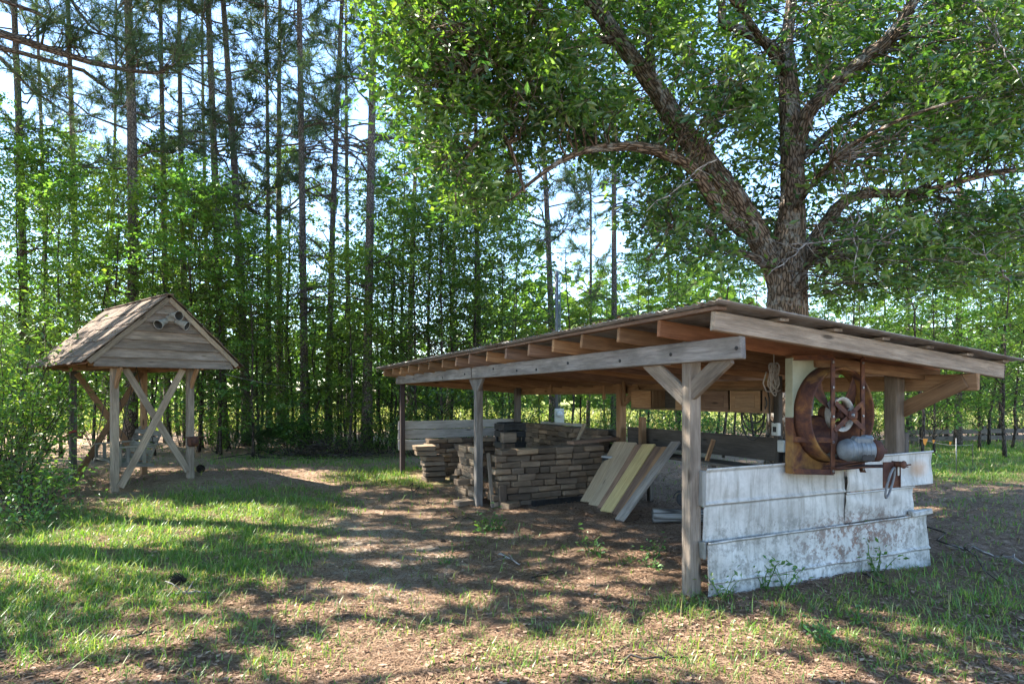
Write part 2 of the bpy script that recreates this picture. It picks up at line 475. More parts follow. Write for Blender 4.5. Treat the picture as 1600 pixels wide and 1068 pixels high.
sky.air_density = 1.0; sky.dust_density = .15; sky.ozone_density = 3.5
bg = nt.nodes['Background']; bg.inputs['Strength'].default_value = .135
nt.links.new(sky.outputs[0], bg.inputs['Color'])

# ---------------------------------------------------------------- camera
cd = bpy.data.cameras.new('camera'); cam = bpy.data.objects.new('camera', cd); COL.objects.link(cam)
cam.location = (0, 0, CAMZ); cam.rotation_euler = (math.radians(90), 0, 0)
cd.sensor_width = 36; cd.lens = 36 * F / 1600; cd.shift_y = 77 / 1600
cd.clip_start = .05; cd.clip_end = 1000
SC.camera = cam
SC.view_settings.view_transform = 'Standard'; SC.view_settings.look = 'None'
SC.view_settings.exposure = 2.3; SC.view_settings.gamma = 1
SC.cycles.max_bounces = 8; SC.cycles.diffuse_bounces = 6; SC.cycles.transmission_bounces = 6
SC.cycles.glossy_bounces = 2; SC.cycles.caustics_reflective = False; SC.cycles.caustics_refractive = False
SC.cycles.sample_clamp_indirect = 6


# ---------------------------------------------------------------- zone maps on the ground
def ell(px, py, L):
    out = np.zeros_like(px, dtype=float)
    for e in L:
        cx, cy, rx, ry, an = e[:5]; wgt = e[5] if len(e) > 5 else 1.0
        a = math.radians(an); dx, dy = px - cx, py - cy
        u = (dx * math.cos(a) + dy * math.sin(a)) / rx; v = (-dx * math.sin(a) + dy * math.cos(a)) / ry
        d = np.sqrt(u * u + v * v)
        out = np.maximum(out, wgt * np.clip((1.25 - d) / .5, 0, 1))
    return out


def wob(X, Y, f=1.0, s=0.0):
    return (np.sin(X * 1.7 * f + 1.3 + s) * np.cos(Y * 2.1 * f + .4 + s) + .6 * np.sin(X * 4.3 * f + Y * 3.1 * f + s) + .4 * np.cos(X * 7.9 * f - Y * 6.7 * f + s)) / 2


LIT = [(130, 872, 200, 42, -7), (330, 815, 120, 26, -8), (225, 796, 55, 9, 0), (500, 832, 75, 20, 0), (610, 866, 110, 16, 0),
       (585, 917, 75, 18, 0), (500, 962, 80, 15, 0), (250, 1000, 110, 20, -8), (740, 1035, 330, 52, 0), (1060, 1000, 190, 42, -4), (150, 1050, 120, 16, 0),
       (1200, 1050, 150, 25, 0), (480, 735, 180, 8, 2), (670, 745, 85, 11, 0), (1530, 728, 130, 30, 0), (1540, 868, 75, 9, 8),
       (960, 862, 125, 9, -3), (230, 728, 70, 8, 0), (705, 882, 65, 11, 0), (850, 932, 200, 10, 0), (170, 778, 45, 7, 0), (640, 800, 60, 8, 0), (560, 796, 90, 6, 3), (760, 838, 60, 6, -4), (650, 943, 130, 9, -3), (420, 905, 50, 8, 0), (890, 836, 90, 5, -3), (620, 985, 110, 12, 0), (760, 905, 70, 6, 0), (960, 905, 90, 7, -5), (330, 950, 60, 10, -6), (1150, 985, 110, 9, -4)]
GRASS = [(150, 880, 330, 80, -6, 1), (330, 805, 200, 36, -4, 1), (640, 745, 120, 16, 0, 1), (60, 985, 170, 50, 0, .6), (330, 1000, 210, 70, 0, .22),
         (1010, 1015, 330, 60, 0, .20), (1220, 965, 260, 40, 0, .24), (1470, 975, 200, 80, 0, .30), (1530, 722, 140, 32, 0, 1), (1500, 890, 100, 30, 0, .22),
         (900, 900, 150, 40, 0, .04), (760, 965, 220, 60, 0, .09), (1540, 800, 90, 40, 0, .1), (480, 720, 160, 9, 0, .6), (1090, 950, 80, 20, 0, .45)]
DIRT = [(560, 880, 150, 60, 0, 1), (610, 950, 90, 40, 0, .8), (510, 835, 90, 30, 0, .9), (690, 835, 120, 30, 0, .35), (350, 775, 60, 12, 0, .8), (185, 780, 50, 10, 0, .7), (600, 1010, 120, 40, 0, .4), (500, 790, 120, 16, 0, .5)]
LAWN = [(170, 875, 330, 95, -6, 1.0), (330, 805, 190, 38, -4, .9), (640, 745, 120, 16, 0, .8), (1530, 722, 140, 32, 0, 1), (1470, 950, 200, 80, 0, .4)]


def ground_z(X, Y):
    X = np.asarray(X, float); Y = np.asarray(Y, float)
    z = .018 * wob(X, Y, .9) + .012 * wob(X, Y, 2.6, 2.0)
    z = z + .13 * np.exp(-(((X + 5.35) / 1.1) ** 2 + ((Y - 11.0) / 1.2) ** 2))
    z = z - .06 * np.exp(-(((X + 7.7) / .9) ** 2 + ((Y - 11.3) / .9) ** 2))
    z = z - .06 * np.exp(-(((X - 4.0) / .9) ** 2 + ((Y - 6.0) / .8) ** 2))
    z = z * np.clip((40 - Y) / 20, 0, 1)
    return z


def axis(lo, a, b, hi, step, grow=1.22):
    mid = list(np.arange(a, b + 1e-6, step))
    o, s = [], step
    x = b
    while x < hi: s *= grow; x += s; o.append(x)
    i, s, x = [], step, a
    while x > lo: s *= grow; x -= s; i.append(x)
    return np.array(i[::-1] + mid + o)


gx = axis(-260, -13, 13, 260, .1); gy = axis(-40, 1.0, 18, 320, .1)
GX, GY = np.meshgrid(gx, gy)
gz = ground_z(GX, GY) + rng.normal(0, .004, GX.shape) * (GY < 20)
nx, ny = len(gx), len(gy)
gi = np.arange(nx * ny).reshape(ny, nx)
gf = np.stack([gi[:-1, :-1], gi[:-1, 1:], gi[1:, 1:], gi[1:, :-1]], -1).reshape(-1, 4)
ground = np_mesh('ground', np.stack([GX, GY, gz], -1).reshape(-1, 3), gf, M['ground'], smooth=True)
tag(ground, 'pine straw, sand and thin grass of the yard floor', 'ground', kind='structure')
pu, pv = proj(GX, GY)
for nm, zones in (('dirt', DIRT), ('green', LAWN)):
    val = ell(pu, pv, zones) * (GY > .7)
    a = ground.data.attributes.new(nm, 'FLOAT', 'POINT'); a.data.foreach_set('value', val.ravel().astype(np.float32))
md = np.clip((GY - 24) / 5, 0, 1)
a = ground.data.attributes.new('meadow', 'FLOAT', 'POINT'); a.data.foreach_set('value', md.ravel().astype(np.float32))


def gzf(x, y): return float(ground_z(x, y))


# ---------------------------------------------------------------- leaf and needle clouds
def unit(n):
    v = rng.normal(size=(n, 3)); return v / np.linalg.norm(v, axis=1)[:, None]


def leaf_quads(p, size, aspect=.55, flat=.6, droop=.25):
    n = len(p)
    size = np.full(n, size) if np.isscalar(size) else size
    L = size * rng.uniform(.5, 1.3, n)
    d = unit(n); d[:, 2] = d[:, 2] * .55 - droop; d /= np.linalg.norm(d, axis=1)[:, None]
    nr = unit(n) * (1 - flat) + np.array([0, 0, 1.0]) * flat
    wv = np.cross(nr, d); wv /= np.linalg.norm(wv, axis=1)[:, None] + 1e-9
    nn = np.cross(d, wv)
    hw = (L * aspect / 2)[:, None]; Lc = L[:, None]
    v0 = p; v1 = p + d * Lc * .45 + wv * hw + nn * hw * .35; v2 = p + d * Lc; v3 = p + d * Lc * .45 - wv * hw + nn * hw * .35
    V = np.stack([v0, v1, v2, v3], 1).reshape(-1, 3)
    Fc = np.arange(4 * n).reshape(n, 4)
    return V, Fc


def leaf_obj(name, pts, size, mat, parent, rbase=None, **kw):
    V, Fc = leaf_quads(pts, size, **kw)
    r = rng.random(len(pts)) if rbase is None else np.clip(rbase + rng.normal(0, .22, len(pts)), 0, 1)
    return np_mesh(name, V, Fc, mat, parent, rnd=np.repeat(r, 4))


def lit_at(p):
    """does sunlight passing p fall in one of the sunny patches of the yard?"""
    h = p[:, 2:3]
    g = p - Sv[None, :] * (h / Sv[2])
    u, v = proj(g[:, 0], g[:, 1])
    k = ell(u + 22 * wob(g[:, 0], g[:, 1], 1.6), v + 9 * wob(g[:, 0], g[:, 1], 1.9, 3), LIT)
    return k * (g[:, 1] > 1.5)


def needle_tufts(cent, dirs, nn=20, L=.24, wd=.013):
    """long pine needles fanning out around each shoot"""
    m = len(cent)
    c = np.repeat(cent, nn, 0); d0 = np.repeat(dirs, nn, 0)
    d = d0 * .75 + unit(m * nn) * .8; d[:, 2] -= .05
    d /= np.linalg.norm(d, axis=1)[:, None]
    s = np.cross(d, unit(m * nn)); s /= np.linalg.norm(s, axis=1)[:, None] + 1e-9
    l = (L * rng.uniform(.6, 1.15, m * nn))[:, None]
    c = c + d0 * rng.uniform(-.14, .08, m * nn)[:, None]
    v0 = c + s * wd / 2; v1 = c - s * wd / 2; v2 = c + d * l
    V = np.stack([v0, v1, v2], 1).reshape(-1, 3)
    r = np.repeat(np.clip(np.repeat(rng.random(m), nn) * .7 + rng.random(m * nn) * .3, 0, 1), 3)
    return V, np.arange(3 * m * nn).reshape(-1, 3), r


def bez(p0, p1, sag=0.0, n=6, wig=0.0):
    t = np.linspace(0, 1, n)[:, None]
    p0, p1 = np.asarray(p0, float), np.asarray(p1, float)
    L = np.linalg.norm(p1 - p0)
    q = p0 * (1 - t) + p1 * t
    q[:, 2] += sag * L * (4 * t * (1 - t))[:, 0]
    if wig: q[1:-1] += rng.normal(0, wig * L, (n - 2, 3))
    return q


# ---------------------------------------------------------------- tree kinds
def broadleaf(name, H, spread, base, nclus, per, leaf, mat, r0=.06, layer=.35, lean=.0, bark='bark_thin', skew=0.0):
    root = thing(name, 'x', 'tree')
    tb = MB()
    n = 12
    zz = np.linspace(-.1, H * .95, n)
    tr = np.stack([lean * zz + np.cumsum(rng.normal(0, .03 * H / 10, n)), np.cumsum(rng.normal(0, .03 * H / 10, n)), zz], 1)
    tr[:, :2] -= tr[0, :2]
    rad = r0 * np.clip(1 - zz / H, .08, 1) ** .8; rad[0] *= 1.4
    tb.tube(tr, rad, 7, rough=.15)
    pts, rb = [], []
    for i in range(nclus):
        f = random.random() ** .8
        z = base + (H - base) * f
        prof = math.sin(math.pi * min(1, .18 + .82 * f)) ** .7
        rho = spread * prof * math.sqrt(random.uniform(.02, 1.0)); a = random.uniform(0, 2 * math.pi)
        tx = np.interp(z, zz, tr[:, 0]); ty = np.interp(z, zz, tr[:, 1])
        c = np.array([tx + rho * math.cos(a) + skew * rho, ty + rho * math.sin(a), z])
        za = max(base * .75, z - rho * .55 - .2)
        A = np.array([np.interp(za, zz, tr[:, 0]), np.interp(za, zz, tr[:, 1]), za])
        rr = max(.006, r0 * .28 * (1 - za / H))
        tb.tube(bez(A, c, .08, 5, .03), np.linspace(rr, .004, 5), 4, cap=False)
        k = int(per * random.uniform(.5, 1.4))
        cs = random.uniform(.20, .46) * (.6 + spread * .16)
        nsp = max(3, k // 9)
        g = (rng.normal(0, 1, (nsp, 3)) * np.array([cs, cs, cs * layer]))[rng.integers(0, nsp, k)] + rng.normal(0, .085, (k, 3)) * np.array([1, 1, .5])
        pts.append(c + g); rb.append(np.full(k, np.clip(.35 + .3 * random.random() + .2 * f, 0, 1)))
    tb.build('trunk', M[bark], root)
    leaf_obj('crown', np.concatenate(pts), leaf, M[mat], root, np.concatenate(rb))
    return root


def pine(name, H, r0, crown0, nl, spread, bend=.15, stubs=10):
    root = thing(name, 'x', 'tree')
    tb = MB()
    n = 16
    zz = np.linspace(-.1, H, n)
    tr = np.stack([bend * np.sin(zz / H * 3 + random.random() * 3), bend * np.sin(zz / H * 2.2 + random.random() * 3), zz], 1)
    tr[:, :2] -= tr[0, :2]
    rad = r0 * (1 - zz / H * .75); rad[0] *= 1.35; rad[1] *= 1.02
    tb.tube(tr, rad, 11, rough=.10)
    cen, drs = [], []

    def at(z): return np.array([np.interp(z, zz, tr[:, 0]), np.interp(z, zz, tr[:, 1]), z])
    for i in range(stubs):
        z = random.uniform(crown0 * .45, crown0 * 1.15); a = random.uniform(0, 6.28); L = random.uniform(.5, 2.2)
        p0 = at(z); p1 = p0 + np.array([math.cos(a) * L, math.sin(a) * L, L * random.uniform(-.15, .45)])
        tb.tube(bez(p0, p1, .06, 5, .03), np.linspace(.03, .006, 5), 4, cap=False)
    for i in range(nl):
        f = (i + random.random()) / nl
        z = crown0 + (H - crown0) * f; a = i * 2.4 + random.uniform(-.5, .5)
        L = spread * (1 - f * .65) * random.uniform(.55, 1.1)
        p0 = at(z); up = random.uniform(.05, .5) + f * .3
        p1 = p0 + np.array([math.cos(a) * L, math.sin(a) * L, L * up])
        q = bez(p0, p1, -.07, 7, .03)
        tb.tube(q, np.linspace(max(.02, r0 * .25 * (1 - f * .6)), .008, 7), 5, cap=False)
        for k in range(random.randint(6, 10)):
            s = random.uniform(.35, 1.0)
            b = np.array([np.interp(s, np.linspace(0, 1, 7), q[:, j]) for j in range(3)])
            dd = (p1 - p0) / L * .5 + unit(1)[0] * np.array([.8, .8, .6]); dd[2] += .25; dd /= np.linalg.norm(dd)
            l2 = random.uniform(.3, .9)
            e = b + dd * l2
            tb.tube(bez(b, e, .05, 3), np.linspace(.012, .005, 3), 3, cap=False)
            for j in range(3):
                cen.append(b + dd * l2 * (.45 + .28 * j) + rng.normal(0, .04, 3)); drs.append(dd)
    tb.build('trunk', M['bark_pine'], root)
    V, Fc, r = needle_tufts(np.array(cen), np.array(drs), 24, .28, .015)
    np_mesh('crown', V, Fc, M['needle'], root, rnd=r)
    return root


used = {}


def plant(proto, x, y, label, group=None, sc=1.0, rz=None, sxy=None, name=None, z=None):
    o = proto if proto.name not in used else copy_tree(proto)
    used[proto.name] = 1
    o.location = (x, y, (gzf(x, y) if z is None else z) - .03)
    s2 = sc if sxy is None else sxy
    o.scale = (s2, s2, sc)
    o.rotation_euler = (0, 0, random.uniform(0, 6.28) if rz is None else rz)
    o['label'] = label
    if group: o['group'] = group
    elif 'group' in o: del o['group']
    return o


# ================================================================ THE OPEN LUMBER SHED
OX, OY = 1.36, 4.86
SA = math.atan2(.432, .902)
d2 = np.array([.902, .432]); d1 = np.array([-.432, .902])


def W2(t, s): return np.array([OX, OY]) + t * d2 + s * d1


def zr(t, s): return 2.075 - .086 * (t + .35) - .015 * (s + .6)     # top of the rafters


shed = thing('lumber_shed', 'open timber pole shed with low tin roof and white sheet metal front', 'shed', (OX, OY, 0), SA)


def shed_gz(t, s):
    p = W2(t, s); return gzf(p[0], p[1])


posts = [(0, 0, 1.93, 'wood_greytan', .105), (0, 4.2, 1.88, 'wood_grey', .10), (0, 7.9, 1.84, 'wood_maroon', .085),
         (2.4, 0, 1.76, 'wood_greytan', .12), (2.4, 4.3, 1.70, 'wood_warm', .11), (2.4, 7.9, 1.64, 'wood_dark', .11), (2.42, 1.35, 1.72, 'wood_dark', .07)]
for t, s, zt, m, wd in posts:
    o = MB().beam((t, s, shed_gz(t, s) - .1), (t, s, zt), wd, wd, (0, 1, 0), .007, .003).build('post', M[m], shed)
    if m == 'wood_maroon': o['label'] = 'dark maroon corner post of the shed'
# eave beams
for s0, s1 in ((-.6, 4.185), (4.215, 7.98)):
    b = MB()
    b.beam((-.077, s0, 1.845 - .01 * (s0 + .6)), (-.077, s1, 1.845 - .01 * (s1 + .6)), .045, .152, ch=.006, jit=.003)
    o = b.build('beam', M['wood_grey'], shed)
    nb = 7 if s0 < 0 else 3
    for i in range(nb):
        ss = s0 + .16 + (s1 - s0 - .16) * (i + random.uniform(-.2, .2)) / nb
        MB().lathe([(.0, .0), (.013, .0), (.015, .004), (.012, .009), (0, .010)], (-.1, ss, 1.845 - .01 * (ss + .6) + random.uniform(-.035, .035)),
                   np.array([[0, 0, -1], [0, 1, 0], [1, 0, 0.0]]), 10).build('bolt_head', M['black'], o)
MB().beam((2.515, -.65, 1.63), (2.515, 7.98, 1.55), .045, .145, ch=.006, jit=.004).build('beam', M['wood_warm'], shed)
MB().beam((-.1, 7.985, 1.755), (2.49, 7.985, 1.56), .04, .12, ch=.005, jit=.003).build('beam', M['wood_warm'], shed)
# rafters
for k in range(17):
    s = -.6 + .53 * k + (0 if k == 0 else random.uniform(-.02, .02))
    t0, t1 = (-.35, 2.95)
    hh = .128 if k == 0 else .118
    dz = hh / 2 + .001
    m = 'wood_greytan' if k == 0 else ('wood_red' if k == 1 else random.choice(['wood_warm', 'wood_warm', 'wood_plankb']))
    o = MB().beam((t0 + random.uniform(-.012, .012) * (k > 0), s, zr(t0, s) - dz), (t1, s, zr(t1, s) - dz), .04, hh, ch=.004, jit=.003).build('rake_board' if k == 0 else 'rafter', M[m], shed)
# rough nailer under the rafters near the front
MB().beam((1.15, -.16, 1.80), (2.72, -.2, 1.685), .05, .10, ch=.008, jit=.008).build('nailer', M['wood_warm'], shed)
# purlins
for t in (-.325, .24, .78, 1.31, 1.85, 2.38, 2.9):
    MB().beam((t, -.66, zr(t, -.66) + .013), (t, 8.08, zr(t, 8.08) + .013), .09, .022, ch=.003, jit=.002).build('purlin', M['wood_plankb' if t < 0 else 'wood_greytan'], shed)
# corrugated roof sheets
for i in range(14):
    s0 = -.74 + .64 * i; s1 = s0 + .70
    nt_, ns_ = 12, 42
    tt = np.linspace(-.43, 3.04 + random.uniform(-.02, .05), nt_); ss = np.linspace(s0, s1, ns_)
    TT, SS = np.meshgrid(tt, ss)
    Z = zr(TT, SS) + .036 + .007 * np.sin(SS * 2 * math.pi / .076) + .004 * (i % 2) + .01 * np.sin(TT * 2 + i) * (TT > 2.7) - .012 * np.clip(TT - 2.9, 0, 1)
    gi_ = np.arange(nt_ * ns_).reshape(ns_, nt_)
    ff = np.stack([gi_[:-1, :-1], gi_[:-1, 1:], gi_[1:, 1:], gi_[1:, :-1]], -1).reshape(-1, 4)
    o = np_mesh('roof_sheet', np.stack([TT, SS, Z], -1).reshape(-1, 3), ff, M['tin'], shed, smooth=True)
    md_ = o.modifiers.new('thickness', 'SOLIDIFY'); md_.thickness = .003; md_.offset = 1
nl_ = 2600
ss_ = rng.uniform(-.7, 8.1, nl_); tt_ = -.42 + np.abs(rng.normal(0, .16, nl_)) + (rng.random(nl_) < .35) * rng.uniform(0, 3.3, nl_)
zz_ = zr(tt_, ss_) + .052
VL, FL_ = leaf_quads(np.stack([tt_, ss_, zz_], 1), .06, .5, .9, 0)
VL[:, 2] = np.repeat(zz_, 4) + (VL[:, 2] - np.repeat(zz_, 4)) * .45
tag(np_mesh('roof_litter', VL, FL_, M['straw_leaf'], shed, rnd=np.repeat(rng.random(nl_), 4)), kind='stuff')
# knee braces
for (s, sg, L, zb) in ((0, 1, .50, 1.50), (0, -1, .42, 1.54), (4.2, 1, .24, 1.60), (4.2, -1, .24, 1.60)):
    MB().beam((0 - .025, s + sg * .03, zb), (-.025, s + sg * L, 1.80), .038, .13, (1, 0, 0) if False else (0, 0, 1), .004, .002).build(
        'brace', M['wood_greytan' if s == 0 else 'wood_grey'], shed)
MB().beam((2.46, -.02, 1.37), (2.485, -.56, 1.64), .04, .13, ch=.004).build('brace', M['wood_warm'], shed)
MB().beam((2.40, 4.25, 1.36), (2.40, 3.85, 1.60), .04, .10, ch=.004).build('brace', M['wood_warm'], shed)
# wall boards
for z0, z1, m in ((.985, .83, 'wood_white'), (.815, .65, 'wood_white'), (.63, .44, 'wood_white')):
    o = MB().beam((-.06, 7.975 - .0, (z0 + z1) / 2), (2.50, 7.975, (z0 + z1) / 2 + .012), .022, z0 - z1, ch=.003, jit=.004).build('wall_board', M[m], shed)
    o['label'] = 'chipped white board across the back of the shed'
for s0, s1, z0, z1, m in ((.06, 4.22, 1.02, .755, 'wood_dark'), (4.38, 7.85, .93, .73, 'wood_dark'), (4.38, 7.85, .71, .50, 'wood_dark'), (5.25, 6.75, .995, .955, 'wood_ledge')):
    tw = 2.475 if m == 'wood_dark' else 2.33
    o = MB().beam((tw, s0, (z0 + z1) / 2 + .01), (tw, s1, (z0 + z1) / 2 - .005), .024, z0 - z1, ch=.003, jit=.004).build('wall_board', M[m], shed)
    o['label'] = 'grey black weathered board along the far side wall' if m == 'wood_dark' else 'white painted ledge strip on the far side wall'
# small stubs hanging from the roof
for t, s, z0, z1 in ((2.3, 4.62, 1.64, 1.42), (2.2, 3.95, 1.70, 1.40), (1.9, 5.6, 1.66, 1.52)):
    MB().beam((t, s, z0), (t, s, z1), .035, .05, (0, 1, 0), .003).build('hanging_block', M['wood_warm'], shed)
MB().beam((2.36, 3.72, .72), (2.36, 3.72, 1.18), .09, .07, (0, 1, 0), .005, .006).build('post', M['wood_warm'], shed)
MB().beam((2.535, .02, .85), (2.535, .02, 1.17), .06, .11, (0, 1, 0), .01, .008).build('hanging_block', M['wood_dark'], shed)


# white metal front
def sheet(name, t0, t1, z0, z1, s, grooves, ragged=0.0, lean=0.0, top=0.0, seed=0, slope=0.0):
    nt_, nz_ = 60, 46
    tt = np.linspace(t0, t1, nt_); u = np.linspace(0, 1, nz_)
    gl = sorted(set(list(u) + [((g - z0) / (z1 - z0)) + e for g in grooves for e in (-.012, 0, .012, .03)]))
    u = np.array([x for x in gl if 0 <= x <= 1]); nz_ = len(u)
    TT, U = np.meshgrid(tt, u)
    foot = z0 + ragged * (np.sin(TT * 5.1 + seed) + .6 * np.sin(TT * 13 + seed) + .3 * np.sin(TT * 31)) * .02 + slope * (TT - t0)
    Z = z0 * (1 - U) + (z1 + top * (TT - t0)) * U + (foot - z0) * (1 - U) ** 5
    S = s + lean * (U - .5) + .012 * np.sin(TT * 3.2 + seed) * np.sin(U * 4 + seed) + .004 * np.sin(TT * 11 + U * 9 + seed) + .006 * np.sin(TT * 1.1 + seed * 2)
    R = np.zeros_like(TT)
    for g in grooves + [z1 - .015]:
        d = U - (g - z0) / (z1 - z0)
        S -= .016 * np.exp(-((d - .015) / .018) ** 2) - .006 * np.exp(-((d + .012) / .008) ** 2)
        R = np.maximum(R, np.exp(-((d + .010) / .010) ** 2))
    S -= .01 * np.clip((U - .93) / .07, 0, 1)
    gi_ = np.arange(nt_ * nz_).reshape(nz_, nt_)
    ff = np.stack([gi_[:-1, :-1], gi_[:-1, 1:], gi_[1:, 1:], gi_[1:, :-1]], -1).reshape(-1, 4)
    o = np_mesh(name, np.stack([TT, S, Z], -1).reshape(-1, 3), ff, M['panel'], shed, smooth=True, rnd=R.ravel())
    md_ = o.modifiers.new('thickness', 'SOLIDIFY'); md_.thickness = .004; md_.offset = -1
    return o


o = sheet('metal_panel', .055, 1.60, .405, .972, -.085, [.69], seed=1); o['label'] = 'upper left white enamel sheet below the fan'
o = sheet('metal_panel', 1.615, 2.80, .69, .985, -.10, [], seed=3, top=.012, lean=.02); o['label'] = 'upper right white sheet with a rust spot at its end'
o = sheet('metal_panel', 1.605, 2.54, .42, .685, -.088, [], seed=5); o['label'] = 'short white sheet under the upper right one'
o = sheet('metal_panel', 0.045, 2.71, -.02, .425, -.125, [.115], 1.0, seed=2, slope=-.035, lean=.03); o['label'] = 'long mildewed lower sheet speckled with rust'
MB().box((2.59, -.12, .44), (.30, .06, .05), rotz(.05), .012, .006).build('metal_edge', M['panel'], shed)
MB().box((.045, -.07, .82), (.035, .06, .27), None, .008, .004).build('metal_edge', M['panel'], shed)
MB().box((.035, -.09, .36), (.03, .06, .13), None, .008, .004).build('metal_edge', M['panel'], shed)
# fittings
MB().box((.075, .075, 1.31), (.035, .05, .13), None, .004).build('switch_box', M['boxgrey'], shed)
MB().box((2.37, 1.33, 1.13), (.05, .09, .14), None, .006).box((2.345, 1.33, 1.13), (.004, .05, .06), None, .001, mi=1).build('switch_box', [M['boxgrey'], M['black']], shed)
MB().box((2.37, 1.25, .95), (.05, .09, .13), None, .006).build('switch_box', M['boxgrey'], shed)
for t, s, z in ((.55, .95, 1.76), (.3, 1.5, 1.77)):
    MB().lathe([(0, 0), (.045, 0), (.05, -.02), (.03, -.045), (.032, -.06), (.0, -.062)], (t, s, zr(t, s) - .12), None, 14).build('lamp_socket', M['bulb'], shed)
q = MB()
for j in range(4):
    a = np.linspace(0, 6.28, 22)
    q.tube(np.stack([2.28 + .02 * j + 0 * a, 1.55 + .17 * np.cos(a) + .03 * j, 1.42 + (.13 + .05 * j) * np.sin(a) - .05 * j], 1), .009, 5, cap=False)
q.tube(bez((2.3, 1.4, 1.6), (2.4, 1.3, .85), 0, 8, .03), .008, 5)
cable = q.build('cable_coil', M['hose'], None)
cable.location = (OX, OY, 0); cable.rotation_euler = (0, 0, SA)
tag(cable, 'dark looped cable hanging inside the shed beside the switch boxes', 'cable')

# ---------------------------------------------------------------- hanging cabinet
cab = thing('wall_cabinet', 'long brown plywood cabinet hung under the roof of the shed', 'cabinet', (OX, OY, 0), SA)
MB().beam((2.36, 1.4, 1.575), (2.36, 3.85, 1.565), .22, .02).build('top_board', M['ply'], cab)
MB().beam((2.36, 1.4, 1.315), (2.36, 3.85, 1.305), .22, .018).build('bottom_board', M['ply'], cab)
MB().beam((2.468, 1.4, 1.445), (2.468, 3.85, 1.435), .008, .24).build('back_board', M['wood_dark'], cab)
for i in range(6):
    s = 1.41 + .486 * i
    MB().box((2.36, s, 1.44), (.21, .02, .235), None, .002).build('divider', M['ply'], cab)
for i in range(5):
    s = 1.41 + .486 * (i + .5)
    if i == 3: continue
    tilt = (0, 0, random.uniform(-.03, .03))
    d = MB().box((0, 0, 0), (.016, .44, .235 + .02 * (i == 2)), None, .003)
    if i in (0, 1):
        d.box((-.010, 0, 0), (.005, .30, .15), None, .002)
    d.build('cabinet_door', M[['ply', 'wood_plankb', 'ply', 'ply', 'wood_warm'][i]], cab, (2.243, s, 1.438), tilt)

# ---------------------------------------------------------------- exhaust fan
fan = thing('exhaust_fan', 'big rusted belt driven exhaust fan hung above the white metal front', 'fan', (OX, OY, 0), SA)
ct, cz, fs = 1.315, 1.36, -.15
Rm = np.array([[1, 0, 0], [0, 0, -1], [0, 1, 0.0]])      # local z of a lathe -> -s
N = 64
V, Fc, mi = [], [], []
hw_, hh_ = .42, .46
for layer_ in (0, .006):
    for i in range(N):
        a = 2 * math.pi * (i + .5) / N
        c, s_ = math.cos(a), math.sin(a)
        k = 1 / max(abs(c) / hw_, abs(s_) / hh_)
        V.append((ct + .378 * c, fs + layer_, cz + .378 * s_)); V.append((ct + k * c, fs + layer_, cz + k * s_))
for i in range(N):
    j = (i + 1) % N; B = 2 * N
    a = 2 * math.pi * (i + 1) / N
    g = 1 if (math.pi * .5 < a < math.pi * 1.06) else 0
    Fc += [(2 * i, 2 * i + 1, 2 * j + 1, 2 * j), (B + 2 * i, B + 2 * j, B + 2 * j + 1, B + 2 * i + 1), (2 * i + 1, B + 2 * i + 1, B + 2 * j + 1, 2 * j + 1), (2 * i, 2 * j, B + 2 * j, B + 2 * i)]
    mi += [g] * 4
pl = MB(); pl.add(V, Fc); pl.M = mi
pl.box((ct - .42, fs + .02, cz + .22), (.012, .075, .47), None, .002, mi=1)
pl.box((ct - .42, fs + .02, cz - .24), (.012, .075, .44), None, .002, mi=0)
pl.box((ct + .42, fs + .02, cz), (.012, .075, .92), None, .002)
pl.box((ct, fs + .02, cz - .462), (.84, .075, .010), None, .002)
pl.box((ct, fs + .02, cz + .462), (.84, .075, .010), None, .002)
pl.build('housing', [M['rust_y'], M['green_paint']], fan)
MB().lathe([(.400, .0), (.390, .03), (.386, .14), (.380, .146), (.364, .141), (.371, .03), (.374, .0)], (ct, fs, cz), Rm, 56, closed=True).build('shroud_ring', M['rust_ring'], fan)
for k in range(4):      # broad twisted paddles
    a0 = math.radians(38 + 90 * k)
    V, nn_, mm_ = [], 9, 7
    for i in range(nn_):
        r_ = .07 + .27 * i / (nn_ - 1)
        wd = .15 + .19 * math.sin(min(1, i / (nn_ - 1) * 1.15) * math.pi * .62)
        pit = math.radians(48 - 26 * i / (nn_ - 1))
        for j in range(mm_):
            x = (j / (mm_ - 1) - .5) * wd
            y_ = x * math.sin(pit) + .012 * math.cos(x / wd * 3); xx = x * math.cos(pit)
            rr = r_ - (abs(x) / wd) ** 2 * .10 * (i == nn_ - 1)
            V.append((ct + rr * math.cos(a0) - xx * math.sin(a0), fs - .05 - y_, cz + rr * math.sin(a0) + xx * math.cos(a0)))
    ff = [(i * mm_ + j, i * mm_ + j + 1, (i + 1) * mm_ + j + 1, (i + 1) * mm_ + j) for i in range(nn_ - 1) for j in range(mm_ - 1)]
    b = MB(); b.add(V, ff, smooth=True)
    o = b.build('blade', M['rust'], fan)
    mdf = o.modifiers.new('thickness', 'SOLIDIFY'); mdf.thickness = .003
MB().lathe([(0, -.04), (.07, -.04), (.075, .03), (.05, .06), (.022, .07), (.022, .16), (0, .16)], (ct, fs, cz), Rm, 20).build('hub', M['rust'], fan)
st1, st2, sf = 1.135, 1.49, fs - .19
for tt_ in (st1, st2):
    b = MB(); b.box((tt_, sf, cz), (.042, .005, .925), None, .001); b.box((tt_ + .021, sf + .02, cz), (.005, .042, .925), None, .001)
    b.build('strut', M['rust'], fan)
